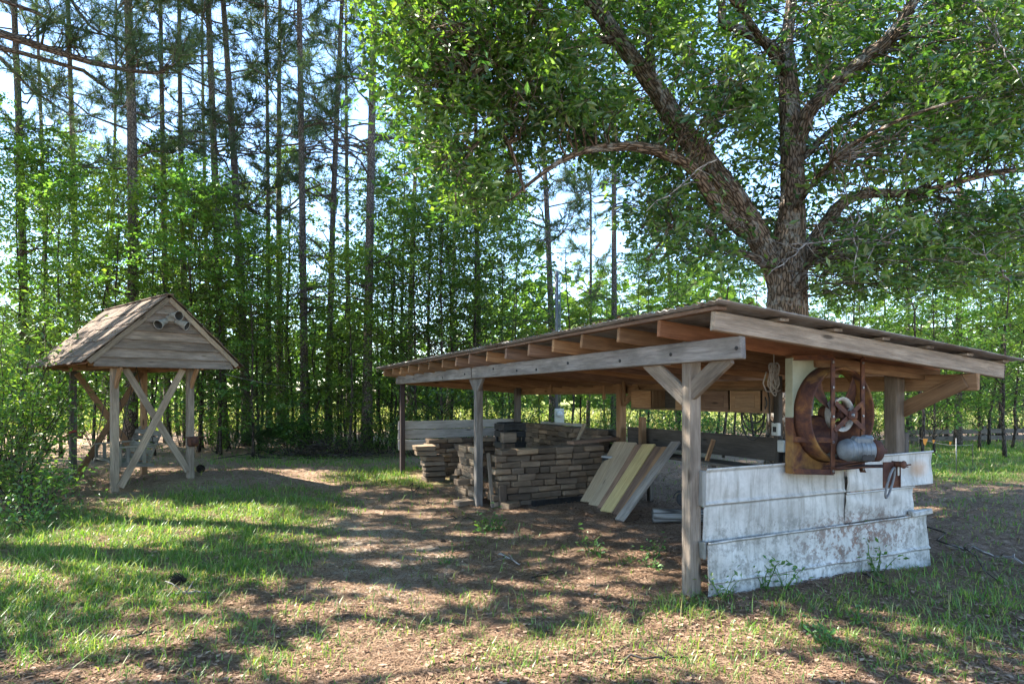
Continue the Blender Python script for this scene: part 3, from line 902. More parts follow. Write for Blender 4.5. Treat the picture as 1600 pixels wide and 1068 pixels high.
for z in (.895, 1.15, 1.80):
    for ta, tb_ in ((ct - .415, st1), (ct + .415, st2)):
        if ta > 1.5 and z == 1.15: continue
        b = MB(); b.beam((ta, fs - .004, z), (tb_, sf, z), .045, .006); b.beam((ta, fs - .004, z + .018), (tb_, sf, z + .018), .005, .04)
        b.build('strut_arm', M['rust'], fan)
for za, zb in ((1.46, 1.24), (1.24, 1.47)):
    MB().beam((st1 + .01, sf - .008 - .006 * (za > zb), za), (st2, sf - .008 - .006 * (za > zb), zb), .006, .04, ch=.001).build('cross_bar', M['rust'], fan)
for tt_ in (st1, st2):
    for z in (.92, 1.15, 1.35, 1.58, 1.78):
        if tt_ == st2 and z == 1.15: continue
        MB().lathe([(0, 0), (.011, 0), (.011, .008), (0, .009)], (tt_ - .006, sf - .003, z), Rm, 6, smooth=False).build('bolt', M['steel'], fan)
MB().lathe([(0, .03), (.016, .03), (.016, .235), (0, .236)], (ct, fs, cz), Rm, 12).build('shaft', M['steel'], fan)
MB().box((ct + .02, sf - .012, cz), (.10, .05, .07), None, .012).build('bearing', M['rust'], fan)
pul = MB()
pul.lathe([(.135, -.03), (.140, -.03), (.125, 0), (.140, .03), (.135, .03), (.112, .02), (.108, 0), (.112, -.02)], (ct - .03, sf + .055, cz + .005), Rm, 40, closed=True)
for k in range(4):
    a = k * math.pi / 2 + .5
    pul.beam((ct - .03, sf + .055, cz), (ct - .03 + .115 * math.cos(a), sf + .055, cz + .115 * math.sin(a)), .014, .022, (0, 1, 0), mi=1)
pul.lathe([(0, -.04), (.03, -.04), (.03, .04), (0, .04)], (ct - .03, sf + .055, cz), Rm, 14, mi=1)
pul.build('pulley_wheel', [M['ring_white'], M['rust']], fan)
# motor on its bracket
ma = np.array([.93, -.36, -.04]); ma /= np.linalg.norm(ma)
Fm = frame(ma, (0, 0, 1)); Rmot = np.stack([Fm[:, 1], Fm[:, 2], Fm[:, 0]], 1)
mc = np.array([1.28, sf - .11, 1.09])
mot = MB()
mot.lathe([(0, -.155), (.035, -.153), (.072, -.135), (.084, -.10), (.086, -.02), (.086, .09), (.08, .10), (0, .10)], mc, Rmot, 30)
for k in range(5):
    mot.lathe([(.084, -.09 + .035 * k), (.089, -.088 + .035 * k), (.089, -.08 + .035 * k), (.084, -.078 + .035 * k)], mc, Rmot, 30)
mo = mot.build('motor', M['silver'], fan)
cp = mc + Fm[:, 0] * .01 + np.array([0, -.02, .073])
MB().box(cp, (.15, .085, .07), Fm, .028).build('terminal_box', M['silver'], mo)
cp = mc + Fm[:, 0] * .085 + np.array([.02, .03, .08])
MB().box(cp, (.085, .08, .075), Fm, .03).build('terminal_box', M['silver'], mo)
MB().lathe([(0, .10), (.082, .10), (.087, .115), (.084, .16), (.062, .175), (.058, .165), (.04, .165), (.038, .19), (.018, .19), (.018, .23), (0, .23)], mc, Rmot, 30).build('end_bell', M['rust'], mo)
MB().box(mc + np.array([0, -.087, -.05]), (.10, .004, .045), Fm, .001).build('rating_plate', M['black'], mo)
br = MB()
br.beam((st1 - .02, sf + .01, .955), (1.70, sf - .18, .955), .16, .008)
br.beam((st1, sf - .02, .955), (1.44, sf - .10, 1.0), .05, .006)
br.box((1.50, sf - .23, .90), (.15, .008, .20), rotz(-.25), .002)
br.box((1.575, sf - .22, .90), (.008, .09, .20), rotz(-.25), .002)
br.beam((1.64, sf - .2, .96), (1.76, sf - .22, .965), .012, .012)
br.build('motor_bracket', M['rust'], fan)
MB().lathe([(.0, 0), (.02, 0), (.022, .01), (.022, .05), (.03, .055), (.03, .065), (0, .066)], (1.53, sf - .25, .985), Rm, 14).box((1.54, sf - .262, .93), (.02, .004, .07), None, .001, mi=1).build('tension_clamp', [M['rust'], M['ring_white']], fan)
a = np.linspace(0, 2 * math.pi, 26)
bx = 1.44 + .07 * np.cos(a) + .04 * np.sin(a); bz = .845 + .11 * np.sin(a) + .02 * np.cos(a)
MB().tube(np.stack([bx, sf - .262 + .02 * np.cos(a), bz], 1), .009, 7, cap=False).build('drive_belt', M['rubber'], fan)

# rope hung beside the fan
rp = MB()
for j in range(7):
    a = np.linspace(0, 2 * math.pi, 18)
    w_ = random.uniform(.02, .05); h_ = random.uniform(.10, .15)
    rp.tube(np.stack([1.2 + w_ * np.cos(a) + random.uniform(-.02, .02), .3 + .02 * np.sin(a * 2 + j) + random.uniform(-.03, .03), 1.80 - h_ + h_ * np.sin(a)], 1), .006, 5, cap=False)
rp.tube(bez((1.2, .3, 1.92), (1.2, .3, 1.78), 0, 4), .006, 5)
rp.tube(np.array([(1.13, .32, 1.72), (1.09, .32, 1.62), (1.14, .33, 1.55), (1.24, .33, 1.54), (1.32, .34, 1.56)]), .006, 5)
rope = rp.build('rope_bundle', M['rope'], None); rope.location = (OX, OY, 0); rope.rotation_euler = (0, 0, SA)
tag(rope, 'pale tangled cord bundle hanging from the roof left of the fan', 'rope')

# ---------------------------------------------------------------- workbench
bench = thing('workbench', 'dark plank bench along the far side behind the white front', 'bench', (OX, OY, 0), SA)
for j in range(3):
    MB().beam((2.08 + .12 * j, .35, .695), (2.08 + .12 * j, 3.95, .695), .112, .035, jit=.003).build('plank', M['wood_dark'], bench)
for s in (.45, 2.0, 3.5):
    for t in (2.07, 2.33):
        MB().beam((t, s, shed_gz(t, s) - .02), (t, s, .677), .07, .07, (0, 1, 0), .005).build('leg', M['wood_dark'], bench)


def local_thing(o, label, cat, group=None):
    o.location = (OX, OY, 0); o.rotation_euler = (0, 0, SA)
    return tag(o, label, cat, group)


# five boards leaning on the bench
LB = [(3.72, .26, 'wood_plank2', 1.42, 2.06, .81, 'wide pale grey tan board, farthest of the leaning boards'),
      (3.44, .25, 'wood_plank2', 1.37, 2.04, .82, 'wide tan board leaning beside the farthest pale one'),
      (3.21, .16, 'wood_plankb', 1.33, 2.03, .81, 'narrow red brown board among the leaning boards'),
      (3.00, .24, 'wood_plank', 1.27, 2.02, .83, 'yellow board with dark knots, middle of the leaning boards'),
      (2.80, .13, 'wood_plankb', 1.26, 2.02, .81, 'thin brown edge strip leaning right of the yellow board'),
      (2.655, .13, 'wood_warm', 1.24, 2.02, .82, 'short red brown strip leaning behind the grey nearest board'),
      (2.48, .15, 'wood_grey', 1.10, 2.03, .90, 'grey weathered board, nearest of the leaning boards')]
for s, wd, m, tb_, tt_, zt, lab in LB:
    d_ = np.array([tt_ - tb_, 0, zt]); n_ = np.array([-d_[2], 0, d_[0]]) / np.linalg.norm(d_)
    b = MB().beam(np.array([tb_, s, .012]) + n_ * .02, np.array([tt_, s + .10, zt]) + n_ * .02, wd, .028, up=n_, ch=.003, jit=.003)
    o = b.build('leaning_board', M[m], None)
    local_thing(o, lab, 'board', 'boards leaning inside the shed')

b = MB(); b.tube(bez((1.42, 2.28, .09), (2.30, 1.75, .10), 0, 8, .006), np.linspace(.085, .07, 8), 16, rough=.04)
local_thing(b.build('log', M['log'], None), 'pale grey round log lying below the leaning boards', 'log')
b = MB()
for k in range(4):
    a = np.linspace(0, 22, 90)
    b.tube(np.stack([1.75 + .42 * a / 22 - .05, 2.15 + (.10 - .012 * k) * np.cos(a + k), .275 + (.10 - .012 * k) * np.sin(a + k)], 1), .006, 4, cap=False)
b.tube(bez((1.72, 2.15, .275), (2.16, 2.15, .275), 0, 4), .07, 12)
local_thing(b.build('wire_roll', M['mesh_dark'], None), 'dark roll of wire netting resting on the grey log', 'wire roll')
tb_ = thing('plastic_tub', 'dark round tub with pale rim behind the leaning boards', 'tub', (*W2(1.98, 3.9), 0), SA)
MB().lathe([(0, .0), (.13, .0), (.165, .60), (.158, .60), (.125, .02), (0, .02)], n=30).build('body', M['tub'], tb_)
MB().lathe([(.165, .60), (.185, .602), (.188, .625), (.16, .63), (.155, .605)], n=30, closed=True).build('rim', M['tub_rim'], tb_)
b = MB().beam((1.45, 4.22, .805), (2.30, 4.30, .83), .17, .045, jit=.004)
local_thing(b.build('plank', M['wood_plankb'], None), 'brown plank lying across the right end of the front stack', 'plank')
b = MB().beam((.62, .9, .0), (.62, .9, 0), .1, .1) if False else MB().beam((2.10, 2.12, .718), (2.13, 2.04, .975), .055, .03, (0, 1, 0))
local_thing(b.build('wooden_stake', M['wood_warm'], None), 'orange brown stick standing on the bench just right of the near post', 'stake')
b = MB().beam((.125, 4.0, .0), (.11, 4.12, .72), .05, .022, (0, 1, 0))
local_thing(b.build('lath', M['wood_greytan'], None), 'narrow grey lath leaning right of the middle post', 'lath')
b = MB().beam((1.80, 4.62, .76), (2.12, 4.9, 1.03), .05, .03)
local_thing(b.build('pale_stick', M['wood_plank2'], None), 'pale stick leaning across the blocks behind the front stack', 'stick')

# ---------------------------------------------------------------- stacked timber offcuts
BH, BD = .086, .15
protos = []
for i in range(12):
    L = [.20, .24, .28, .30, .32, .34, .37, .40, .43, .46, .26, .36][i]
    b = MB().box((0, 0, BH / 2), (L, BD, BH - .006), None, random.uniform(.004, .011), .010)
    o = b.build('timber_block', M['wood_block'], None)
    protos.append((L, o, [0]))


def block(L, x, y, z, rz, label, group, dsc=1.0, mat=None):
    c = min(protos, key=lambda q: abs(q[0] - L) + random.uniform(0, .02))
    o = c[1]
    if c[2][0]:
        o = c[1].copy(); COL.objects.link(o)
    c[2][0] += 1
    o.location = (x, y, z); o.rotation_euler = (0, 0, rz)
    o.scale = (L / c[0], dsc, random.uniform(.96, 1.0))
    tag(o, label, 'timber block', group)


ORD = ['bottom', 'second', 'third', 'fourth', 'fifth', 'sixth', 'seventh', 'eighth', 'ninth', 'tenth', 'eleventh', 'twelfth']
NTH = ['first', 'second', 'third', 'fourth', 'fifth', 'sixth', 'seventh', 'eighth', 'ninth', 'tenth', 'eleventh', 'twelfth', 'thirteenth', 'fourteenth']


def wall_of_blocks(a, b_, s_or_t, along, rows, where, group, depth=1.0, jit=.026, first='left end', z0=0.0, trim=None):
    for r_ in range(rows):
        p = a + random.uniform(-.05, .04) - .1 * (r_ % 2) * .3; k = 0
        end = b_ + random.uniform(-.08, .08)
        if trim: end = trim(r_, end)
        while p < end - .1:
            L = random.choice([.17, .21, .24, .27, .30, .34, .38]) * random.uniform(.96, 1.04)
            L = min(L, max(.18, end - p))
            off = random.uniform(-jit, jit)
            if along == 't': tt_, ss_, rz = p + L / 2, s_or_t + off, SA
            else: tt_, ss_, rz = s_or_t + off, p + L / 2, SA + math.pi / 2
            xy = W2(tt_, ss_)
            lab = f"{NTH[min(k, 13)]} timber block from the {first}, {ORD[r_]} course, {where}"
            block(L - .006, xy[0], xy[1], z0 + r_ * BH + .002, rz + random.uniform(-.035, .035), lab, group, depth)
            p += L + random.uniform(.0, .008); k += 1


GRP1 = 'timber blocks of the front stack'
wall_of_blocks(.19, 1.86, 4.06, 't', 9, 'front stack', GRP1, 1.35)
GRP2 = 'timber blocks of the end pile by the middle post'
wall_of_blocks(4.32, 4.95, .06, 's', 9, 'end pile beside middle post', GRP2, 1.1, .03, 'near end')
GRP3 = 'timber blocks of the back wall stack'
wall_of_blocks(.30, 2.15, 7.35, 't', 8, 'back wall stack', GRP3, 1.3, .03)
GRP4 = 'timber blocks of the far side stack'
wall_of_blocks(4.55, 7.05, 2.26, 's', 11, 'far side stack', GRP4, 1.3, .02, 'near end')
for r_ in range(7):
    xy = W2(.22 + random.uniform(-.03, .03) - .02 * r_ * (r_ > 4), 6.78 + random.uniform(-.03, .03))
    block(.33 + random.uniform(-.03, .04), xy[0], xy[1], r_ * BH * 1.04 + .004, SA + random.uniform(-.12, .12), f'loose block, {ORD[r_]} in the leaning column by the maroon post', 'blocks of the column by the maroon post', 1.7)
for t, s, z, rz, L, lab in ((-.14, 4.28, .0, .25, .34, 'greenish block lying on the ground left of the middle post'),
                            (-.13, 4.45, .26, .1, .22, 'pale block end sticking out left of the middle post'),
                            (.33, 3.9, .0, .5, .24, 'pale grey block on the ground right of the middle post'),
                            (.62, 6.75, .0, .8, .2, 'small pale block on the grass by the leaning column'),
                            (.95, 4.1, .0, .1, .3, None)):
    if lab is None: continue
    xy = W2(t, s); block(L, xy[0], xy[1], z + .003 + gzf(*xy), SA + rz, lab, 'loose timber blocks')
b = MB().box((1.25, 3.93, .03), (1.15, .09, .075), rotz(.03), .006, .006)
local_thing(b.build('black_timber', M['black'], None), 'long charred black timber at the foot of the front stack', 'timber')
b = MB().box((.245, 3.97, .16), (.10, .10, .29), None, .006, .006)
local_thing(b.build('upright_block', M['wood_block'], None), 'upright block standing at the left foot of the front stack', 'timber block')
# sooty bin sitting behind the front stack
bn = thing('black_bin', 'sooty black slatted bin with a timber block stuck in it', 'bin', (*W2(1.28, 5.9), 0), SA)
b = MB()
for z in (.12, .3, .48, .66, .84, .96):
    for sx in (-1, 1):
        b.box((sx * .19, 0, z), (.02, .40, .10), None, .004); b.box((0, sx * .19, z), (.36, .02, .10), None, .004)
b.build('slats', M['black'], bn)
b = MB()
for sx in (-1, 1):
    for sy in (-1, 1):
        b.box((sx * .165, sy * .165, .5), (.045, .045, 1.0), None, .004)
b.build('corner_post', M['black'], bn)
MB().lathe([(.24, .985), (.25, 1.0), (.23, 1.03), (.2, 1.03), (.2, 1.0)], n=8, closed=True).build('rim', M['black'], bn)
xy = W2(1.12, 5.62); bb = MB().box((0, 0, .5), (.24, .12, .16), None, .006).box((0, 0, .2), (.2, .1, .4), None, .006).build('upright_block', M['wood_block'], None, (xy[0], xy[1], .30), (0, 0, SA))
tag(bb, 'tan block set against the front of the sooty black bin', 'timber block')

for L_, o_, c_ in protos:
    if not c_[0]: bpy.data.objects.remove(o_)

# ================================================================ THE SWING PAVILION
GX0, GY0 = -5.38, 10.0
GA = math.atan2(.75, .66)
gaz = thing('swing_pavilion', 'small gabled wooden pavilion on crossed braces holding a porch swing', 'pavilion', (GX0, GY0, 0), GA)


def gz_local(x, y):
    c, s = math.cos(GA), math.sin(GA)
    return gzf(GX0 + c * x - s * y, GY0 + s * x + c * y)


HW, ZE, ZA, RL = 1.03, 2.03, 3.0, 2.72
for x, y, m in ((-.647, .3, 'wood_greytan'), (.458, .3, 'wood_greytan'), (-.647, 2.42, 'wood_dark'), (.458, 2.36, 'wood_warm')):
    MB().beam((x, y, gz_local(x, y) - .12), (x, y, 1.96), .10, .10, (0, 1, 0), .006, .003).build('post', M[m], gaz)
for (xa, za, xb, zb, y, m) in ((-.52, 1.9, .40, .25, .245, 'wood_greytan'), (.30, 1.9, -.60, .10, .195, 'wood_greytan'),
                               (-.60, 1.86, .42, .22, 2.36, 'wood_warm'), (.40, 1.9, -.62, .06, 2.31, 'wood_warm')):
    MB().beam((xa, y, za), (xb, y, zb), .04, .10, ch=.004, jit=.003).build('brace', M[m], gaz)
for x in (-.647, .458):
    MB().beam((x, .27, 1.62), (x, .02, 1.93), .04, .09, ch=.004).build('knee_brace', M['wood_warm'], gaz)
for x in (-.72, .53):
    MB().beam((x, .0, 1.95), (x, RL - .02, 1.95), .04, .11).build('eave_beam', M['wood_warm'], gaz)
for y in (.36, 1.35, 2.3):
    MB().beam((-.98, y, 1.975), (.98, y, 1.975), .04, .09).build('tie_beam', M['wood_warm'], gaz)


def halfw(z): return HW if z <= ZE else max(.0, HW * (ZA - z) / (ZA - ZE))


for y0, sg in ((0.0, -1), (RL, 1)):
    b = MB()
    z = 1.915
    while z < ZA - .03:
        z1 = min(z + .15, ZA - .004)
        wa, wb = halfw(z + .01) - .01, halfw(z1) - .01
        ya, yb = y0 + sg * .046, y0 + sg * .010
        V = [(-wa, ya, z), (wa, ya, z), (wb, yb, z1), (-wb, yb, z1), (-wa, ya - sg * .018, z), (wa, ya - sg * .018, z), (wb, yb - sg * .009, z1), (-wb, yb - sg * .009, z1)]
        if wb < .02: V[2] = (.012, yb, z1); V[3] = (-.012, yb, z1); V[6] = (.012, yb - sg * .009, z1); V[7] = (-.012, yb - sg * .009, z1)
        W = np.array(V)[:, [0, 2, 1]] + rng.random(3) * 30
        b.add(V, [(0, 1, 2, 3), (7, 6, 5, 4), (0, 4, 5, 1), (1, 5, 6, 2), (2, 6, 7, 3), (3, 7, 4, 0)], W)
        z += .138
    b.build('gable_siding', M['wood_lap'], gaz)
    for sx in (-1, 1):
        nrm = np.array([sx * (ZA - ZE), 0, HW]); nrm /= np.linalg.norm(nrm)
        MB().beam((sx * (HW + .05), y0 + sg * .05, ZE - .06), (sx * .005, y0 + sg * .05, ZA - .01), .022, .075, up=nrm).build('rake_trim', M['wood_greytan'], gaz)
for sx in (-1, 1):
    b = MB()
    dn = np.array([sx * (HW + .10), 0, -(ZA - ZE) * (HW + .10) / HW]); Ls = np.linalg.norm(dn); dn /= Ls
    nr = np.array([sx * (ZA - ZE), 0, HW]); nr /= np.linalg.norm(nr)
    Fr = np.stack([dn, np.array([0, 1, 0.0]), nr], 1)
    rows = 9
    for i in range(rows):
        y = -.09
        while y < RL + .09:
            wd = min(random.uniform(.10, .24), RL + .10 - y)
            l_ = Ls / rows + .07 + random.uniform(-.02, .025)
            c_ = np.array([0, 0, ZA + .03]) + dn * (Ls * i / rows + l_ / 2 - .02) + np.array([0, y + wd / 2, 0]) + nr * (.028 + random.uniform(0, .006) + .004 * (i % 2))
            tilt = np.array([[math.cos(.045), 0, math.sin(.045)], [0, 1, 0], [-math.sin(.045), 0, math.cos(.045)]])
            b.box(c_, (l_, wd - .005, .012), Fr @ tilt.T, .002, .002)
            y += wd
    b.build('roof_shakes', M['shake'], gaz)
    b = MB()
    b.beam(np.array([sx * .012, RL / 2, ZA - .004]) + nr * .004, np.array([0, RL / 2, ZA - .004]) + dn * (Ls - .01) + nr * .004, RL + .10, .016, up=nr)
    b.build('roof_deck', M['wood_red'], gaz)
MB().beam((0, -.1, ZA + .055), (0, RL + .1, ZA + .055), .12, .02).build('ridge_cap', M['shake'], gaz)

hs = thing('horn_speakers', 'cluster of three chalky horn speakers under the pavilion gable peak', 'loudspeaker', (GX0 + .0, GY0, 0), GA)
for k, (dx, dz, vx, vz) in enumerate(((-.115, -.05, -1.7, -.95), (.0, .035, .25, -.10), (.115, -.05, 1.0, -.62))):
    d_ = np.array([vx, -1.0, vz]); d_ /= np.linalg.norm(d_)
    Fq = frame(d_, (0, 0, 1)); Rq = np.stack([Fq[:, 1], Fq[:, 2], Fq[:, 0]], 1)
    h = MB().lathe([(0, 0), (.035, 0), (.042, .03), (.045, .09), (.058, .14), (.070, .19), (.077, .195), (.075, .202), (.067, .196)], (.03 + dx * .55, -.045, 2.70 + dz), Rq, 26)
    h.lathe([(.068, .196), (.052, .14), (.038, .09), (0, .085)], (.03 + dx * .55, -.045, 2.70 + dz), Rq, 26, mi=1)
    h.build('horn', [M['horn'], M['horn_in']], hs)
MB().box((.03, -.045, 2.68), (.14, .05, .09), None, .008).build('mount', M['horn'], hs)

sw = thing('porch_swing', 'mossy grey wooden porch swing hanging inside the pavilion', 'swing', (GX0, GY0, 0), GA)
sx0, sy0, sz0 = -.22, 1.25, .42
b = MB()
for k in range(6):
    b.beam((sx0 - .25 + .085 * k, sy0 - .55, sz0 - .012 * k), (sx0 - .25 + .085 * k, sy0 + .55, sz0 - .012 * k), .07, .022)
b.build('seat', M['wood_moss'], sw)
b = MB()
for k in range(5):
    b.beam((sx0 + .20 + .042 * k, sy0 - .58, sz0 + .03 + .10 * k), (sx0 + .20 + .042 * k, sy0 + .58, sz0 + .03 + .10 * k), .022, .085, up=(.42, 0, 1))
for y in (-.5, -.17, .17, .5):
    b.beam((sx0 + .20, sy0 + y, sz0 - .03), (sx0 + .42, sy0 + y, sz0 + .52), .05, .03)
b.build('backrest', M['wood_moss'], sw)
for sg in (-1, 1):
    b = MB(); y = sy0 + sg * .57
    b.beam((sx0 - .28, y, sz0 + .24), (sx0 + .34, y, sz0 + .26), .07, .025)
    b.beam((sx0 - .24, y, sz0 - .05), (sx0 - .24, y, sz0 + .23), .04, .05, (0, 1, 0))
    b.beam((sx0 - .28, y, sz0 - .035), (sx0 + .26, y, sz0 - .07), .04, .06)
    for k in range(3): b.beam((sx0 - .12 + .12 * k, y, sz0 - .03), (sx0 - .12 + .12 * k, y, sz0 + .23), .05, .018, (0, 1, 0))
    b.build('armrest', M['wood_moss'], sw)
    for xx in (-.25, .26):
        c = MB(); c.tube(bez((sx0 + xx, y, sz0 + (.25 if xx < 0 else .25)), (sx0, y, 1.95), 0, 3), .006, 5); c.build('chain', M['hose'], sw)
hw = thing('iron_box', 'dark rusty iron box with a rod on the right front pavilion post', 'hardware', (GX0, GY0, 0), GA)
MB().box((.458, .19, .73), (.16, .11, .16), None, .03).lathe([(0, 0), (.05, 0), (.05, .06), (0, .06)], (.458, .13, .73), Rm, 16).build('case', M['rust'], hw)
MB().tube(np.array([(.28, .18, .80), (.458, .18, .805), (.68, .2, .80)]), .009, 6).build('rod', M['rust'], hw)
rb_ = MB(); rb_.tube(bez((-.735, 2.40, .83), (-.61, 2.34, .86), .03, 6, .02), .018, 6); rb_.tube(bez((-.72, 2.35, .80), (-.86, 2.33, .76), .0, 5, .03), .012, 5)
rbo = rb_.build('red_ribbon', M['red'], None, (GX0, GY0, 0), (0, 0, GA)); tag(rbo, 'faded red ribbon tied round the back left pavilion post', 'ribbon')


# ================================================================ THE BIG OAK
oak = thing('oak_tree', 'huge spreading oak with forked lichen grey limbs rising behind the shed', 'tree')
YO = 9.2
ob = MB()
limbs = []


def limb(pts, rads, n=9, sub=3, keep=True, wig=.012):
    pts = [np.asarray(p, float) for p in pts]
    m = len(pts); t = np.arange(m)
    tt = np.linspace(0, m - 1, (m - 1) * sub + 1)
    A = np.array(pts)
    # Catmull-Rom
    out = []
    for x in tt:
        i = min(int(x), m - 2); f = x - i
        p0, p1, p2, p3 = A[max(i - 1, 0)], A[i], A[i + 1], A[min(i + 2, m - 1)]
        out.append(.5 * ((2 * p1) + (-p0 + p2) * f + (2 * p0 - 5 * p1 + 4 * p2 - p3) * f * f + (-p0 + 3 * p1 - 3 * p2 + p3) * f ** 3))
    out = np.array(out); rr = np.interp(tt, t, rads)
    out[1:-1] += rng.normal(0, wig, (len(out) - 2, 3)) * (rr[1:-1, None] * 4)
    rr = rr * .84
    ob.tube(out, rr, n, rough=.10)
    if keep: limbs.append((out, rr))


g0 = gzf(3.98, YO)
limb([(3.98, YO, g0 - .15), (4.0, YO, .5), (3.99, YO, 1.5), P(1230, 480, YO), P(1230, 400, YO), P(1238, 320, YO), P(1237, 250, YO), P(1236, 190, YO), P(1232, 120, YO), P(1230, 60, YO), P(1240, -40, YO), P(1235, -160, YO)],
     [.56, .42, .36, .325, .30, .205, .185, .185, .15, .10, .085, .05], 18, 4, wig=.006)
limb([P(1222, 470, YO), P(1205, 410, YO), P(1170, 345, 9.1), P(1128, 285, 9.0), P(1068, 205, 8.9), P(1012, 122, 8.8), P(958, 50, 8.7), P(915, -15, 8.6), P(860, -120, 8.5)],
     [.16, .21, .20, .19, .175, .145, .125, .11, .07], 14, 4, wig=.008)
limb([P(1160, 362, 9.0), P(1122, 322, 8.6), P(1085, 268, 8.3), P(1040, 240, 8.1), P(985, 229, 7.9), P(915, 235, 7.8), P(860, 262, 7.7), P(800, 310, 7.6)],
     [.12, .115, .10, .09, .07, .05, .035, .015], 10, 4)
limb([P(1245, 240, YO), P(1262, 180, 9.0), P(1310, 128, 8.8), P(1350, 92, 8.6), P(1392, 58, 8.4), P(1440, -20, 8.2), P(1500, -120, 8.0)], [.13, .125, .12, .115, .105, .07, .04], 12, 4)
limb([P(1285, 150, 8.9), P(1290, 95, 9.3), P(1300, 40, 9.6), P(1310, -60, 9.8)], [.09, .08, .06, .03], 9)
limb([P(1222, 90, YO), P(1205, 72, 9.0), P(1160, 48, 8.9), P(1128, 35, 8.8), P(1128, 0, 8.8), P(1110, -80, 8.7)], [.09, .085, .075, .07, .06, .03], 9)
limb([P(1248, 420, YO), P(1290, 350, 9.4), P(1340, 305, 9.7), P(1440, 300, 10), P(1540, 272, 10.2), P(1640, 262, 10.4)], [.15, .12, .09, .07, .06, .03], 10, 4)
limb([P(1215, 430, YO), P(1180, 402, 9.0), P(1130, 388, 8.8), P(1100, 352, 8.7), P(1070, 343, 8.5)], [.08, .07, .055, .04, .02], 8)
limb([P(958, 62, 8.7), P(905, 68, 8.4), P(860, 78, 8.2), P(800, 84, 8.0), P(745, 112, 7.8), P(700, 160, 7.7), P(660, 190, 7.6)], [.07, .065, .055, .05, .04, .025, .012], 8, 4)
limb([P(1020, 130, 8.8), P(1015, 70, 9.0), P(1008, 10, 9.2), P(990, -70, 9.3)], [.07, .065, .055, .03], 8)
limb([P(1060, 340, 8.6), P(1020, 395, 8.3), P(1010, 405, 8.2)], [.03, .02, .01], 6)
limb([P(1250, 250, YO), P(1330, 180, 9.6), P(1400, 160, 10), P(1500, 110, 10.6), P(1620, 90, 11)], [.07, .05, .045, .035, .02], 8)
limb([P(820, 300, 7.6), P(780, 200, 7.7), P(720, 260, 7.5), P(712, 330, 7.4)], [.02, .03, .02, .01], 6)
limb([P(1240, 330, YO), P(1300, 250, 7.6), P(1400, 190, 6.4), P(1520, 150, 5.6)], [.05, .032, .022, .01], 8)
limb([P(1230, 120, YO), P(1100, -60, 7.2), P(950, -220, 5.6)], [.07, .05, .03], 8)

LP = np.concatenate([q for q, r in limbs[1:]]); LR = np.concatenate([r for q, r in limbs[1:]])
BIG = np.concatenate([limbs[k][0] for k in (0, 1, 2, 3, 5, 6)]); BR = np.concatenate([limbs[k][1] for k in (0, 1, 2, 3, 5, 6)])
BPX = 800 + F * BIG[:, 0] / BIG[:, 1]; BPY = 611 + F * (CAMZ - BIG[:, 2]) / BIG[:, 1]; BY = BIG[:, 1]; BW = F * BR / BY
centers = []
def crown_ok(px, py):
    if py > 60 + 545 * min(1, max(0, (px - 560) / 330)) and px < 900: return False
    if 560 < px < 900: return py < 330 - abs(px - 770) * .35
    if 900 <= px < 1180: return py < 330 + .35 * (px - 900) and not (px < 1000 and py > 250)
    if 1180 <= px < 1290: return py < 420
    return py < 475 - .12 * (px - 1290)
while len(centers) < 1020:
    px, py, Y = random.uniform(590, 1700), random.uniform(-220, 520), random.uniform(7.2, 10.8)
    if py < -60 and random.random() < .55: continue
    if not crown_ok(px, py): continue
    if px < 900 and Y > 9.2: Y = random.uniform(7.2, 9.0)
    # the trunk and the great limbs stay readable: little foliage hangs close in front of them
    c = P(px, py, Y)
    pd_ = np.hypot(BPX - px, BPY - py); i_ = int(np.argmin(pd_ - BW))
    if pd_[i_] < BW[i_] + 30 and Y < BY[i_] + .2 and random.random() < .90: continue
    if 800 < px < 885 and py > 235: continue
    if math.sin(px * .021 + Y) * math.cos(py * .026 + Y * 1.7) < -.45 and random.random() < .8: continue
    centers.append(c)
centers = np.array(centers)
pts, rb = [], []
for c in centers:
    dd = np.linalg.norm(LP - c, axis=1) + np.maximum(0, LP[:, 2] - c[2]) * .6
    i = int(np.argmin(dd)); A = LP[i]
    ob.tube(bez(A, c, random.uniform(-.02, .12), 6, .06), np.linspace(min(.013, LR[i] * .6), .003, 6), 4, cap=False)
    for q in range(2):
        e = c + unit(1)[0] * np.array([.45, .45, .25])
        ob.tube(bez(c * .8 + A * .2, e, .05, 4, .03), np.linspace(.007, .003, 4), 3, cap=False)
    k = int(random.uniform(60, 150))
    sg = random.uniform(.14, .32)
    nsp = max(4, k // 10)
    spr = rng.normal(0, 1, (nsp, 3)) * np.array([sg, sg, sg * .6]) * 1.15
    for e in spr[:4]: ob.tube(bez(c, c + e, .05, 3), [.005, .004, .002], 3, cap=False)
    pts.append(c + spr[rng.integers(0, nsp, k)] + rng.normal(0, .062, (k, 3))); rb.append(np.full(k, random.uniform(.1, .95)))
pts = np.concatenate(pts); rb = np.concatenate(rb)
keep = rng.random(len(pts)) > .9 * lit_at(pts)
qx = 800 + F * pts[:, 0] / pts[:, 1]; qy = 611 + F * (CAMZ - pts[:, 2]) / pts[:, 1]
near_ = np.zeros(len(pts), bool)
for a_ in range(0, len(BPX)):
    near_ |= (np.hypot(qx - BPX[a_], qy - BPY[a_]) < BW[a_] + 12) & (pts[:, 1] < BY[a_] + .15)
keep &= ~(near_ & (rng.random(len(pts)) < .72))
pts, rb = pts[keep], rb[keep]
ob.build('trunk', M['bark_oak'], oak)
leaf_obj('crown', pts, .115, M['leaf_oak'], oak, rb, aspect=.42, flat=.45, droop=.3)
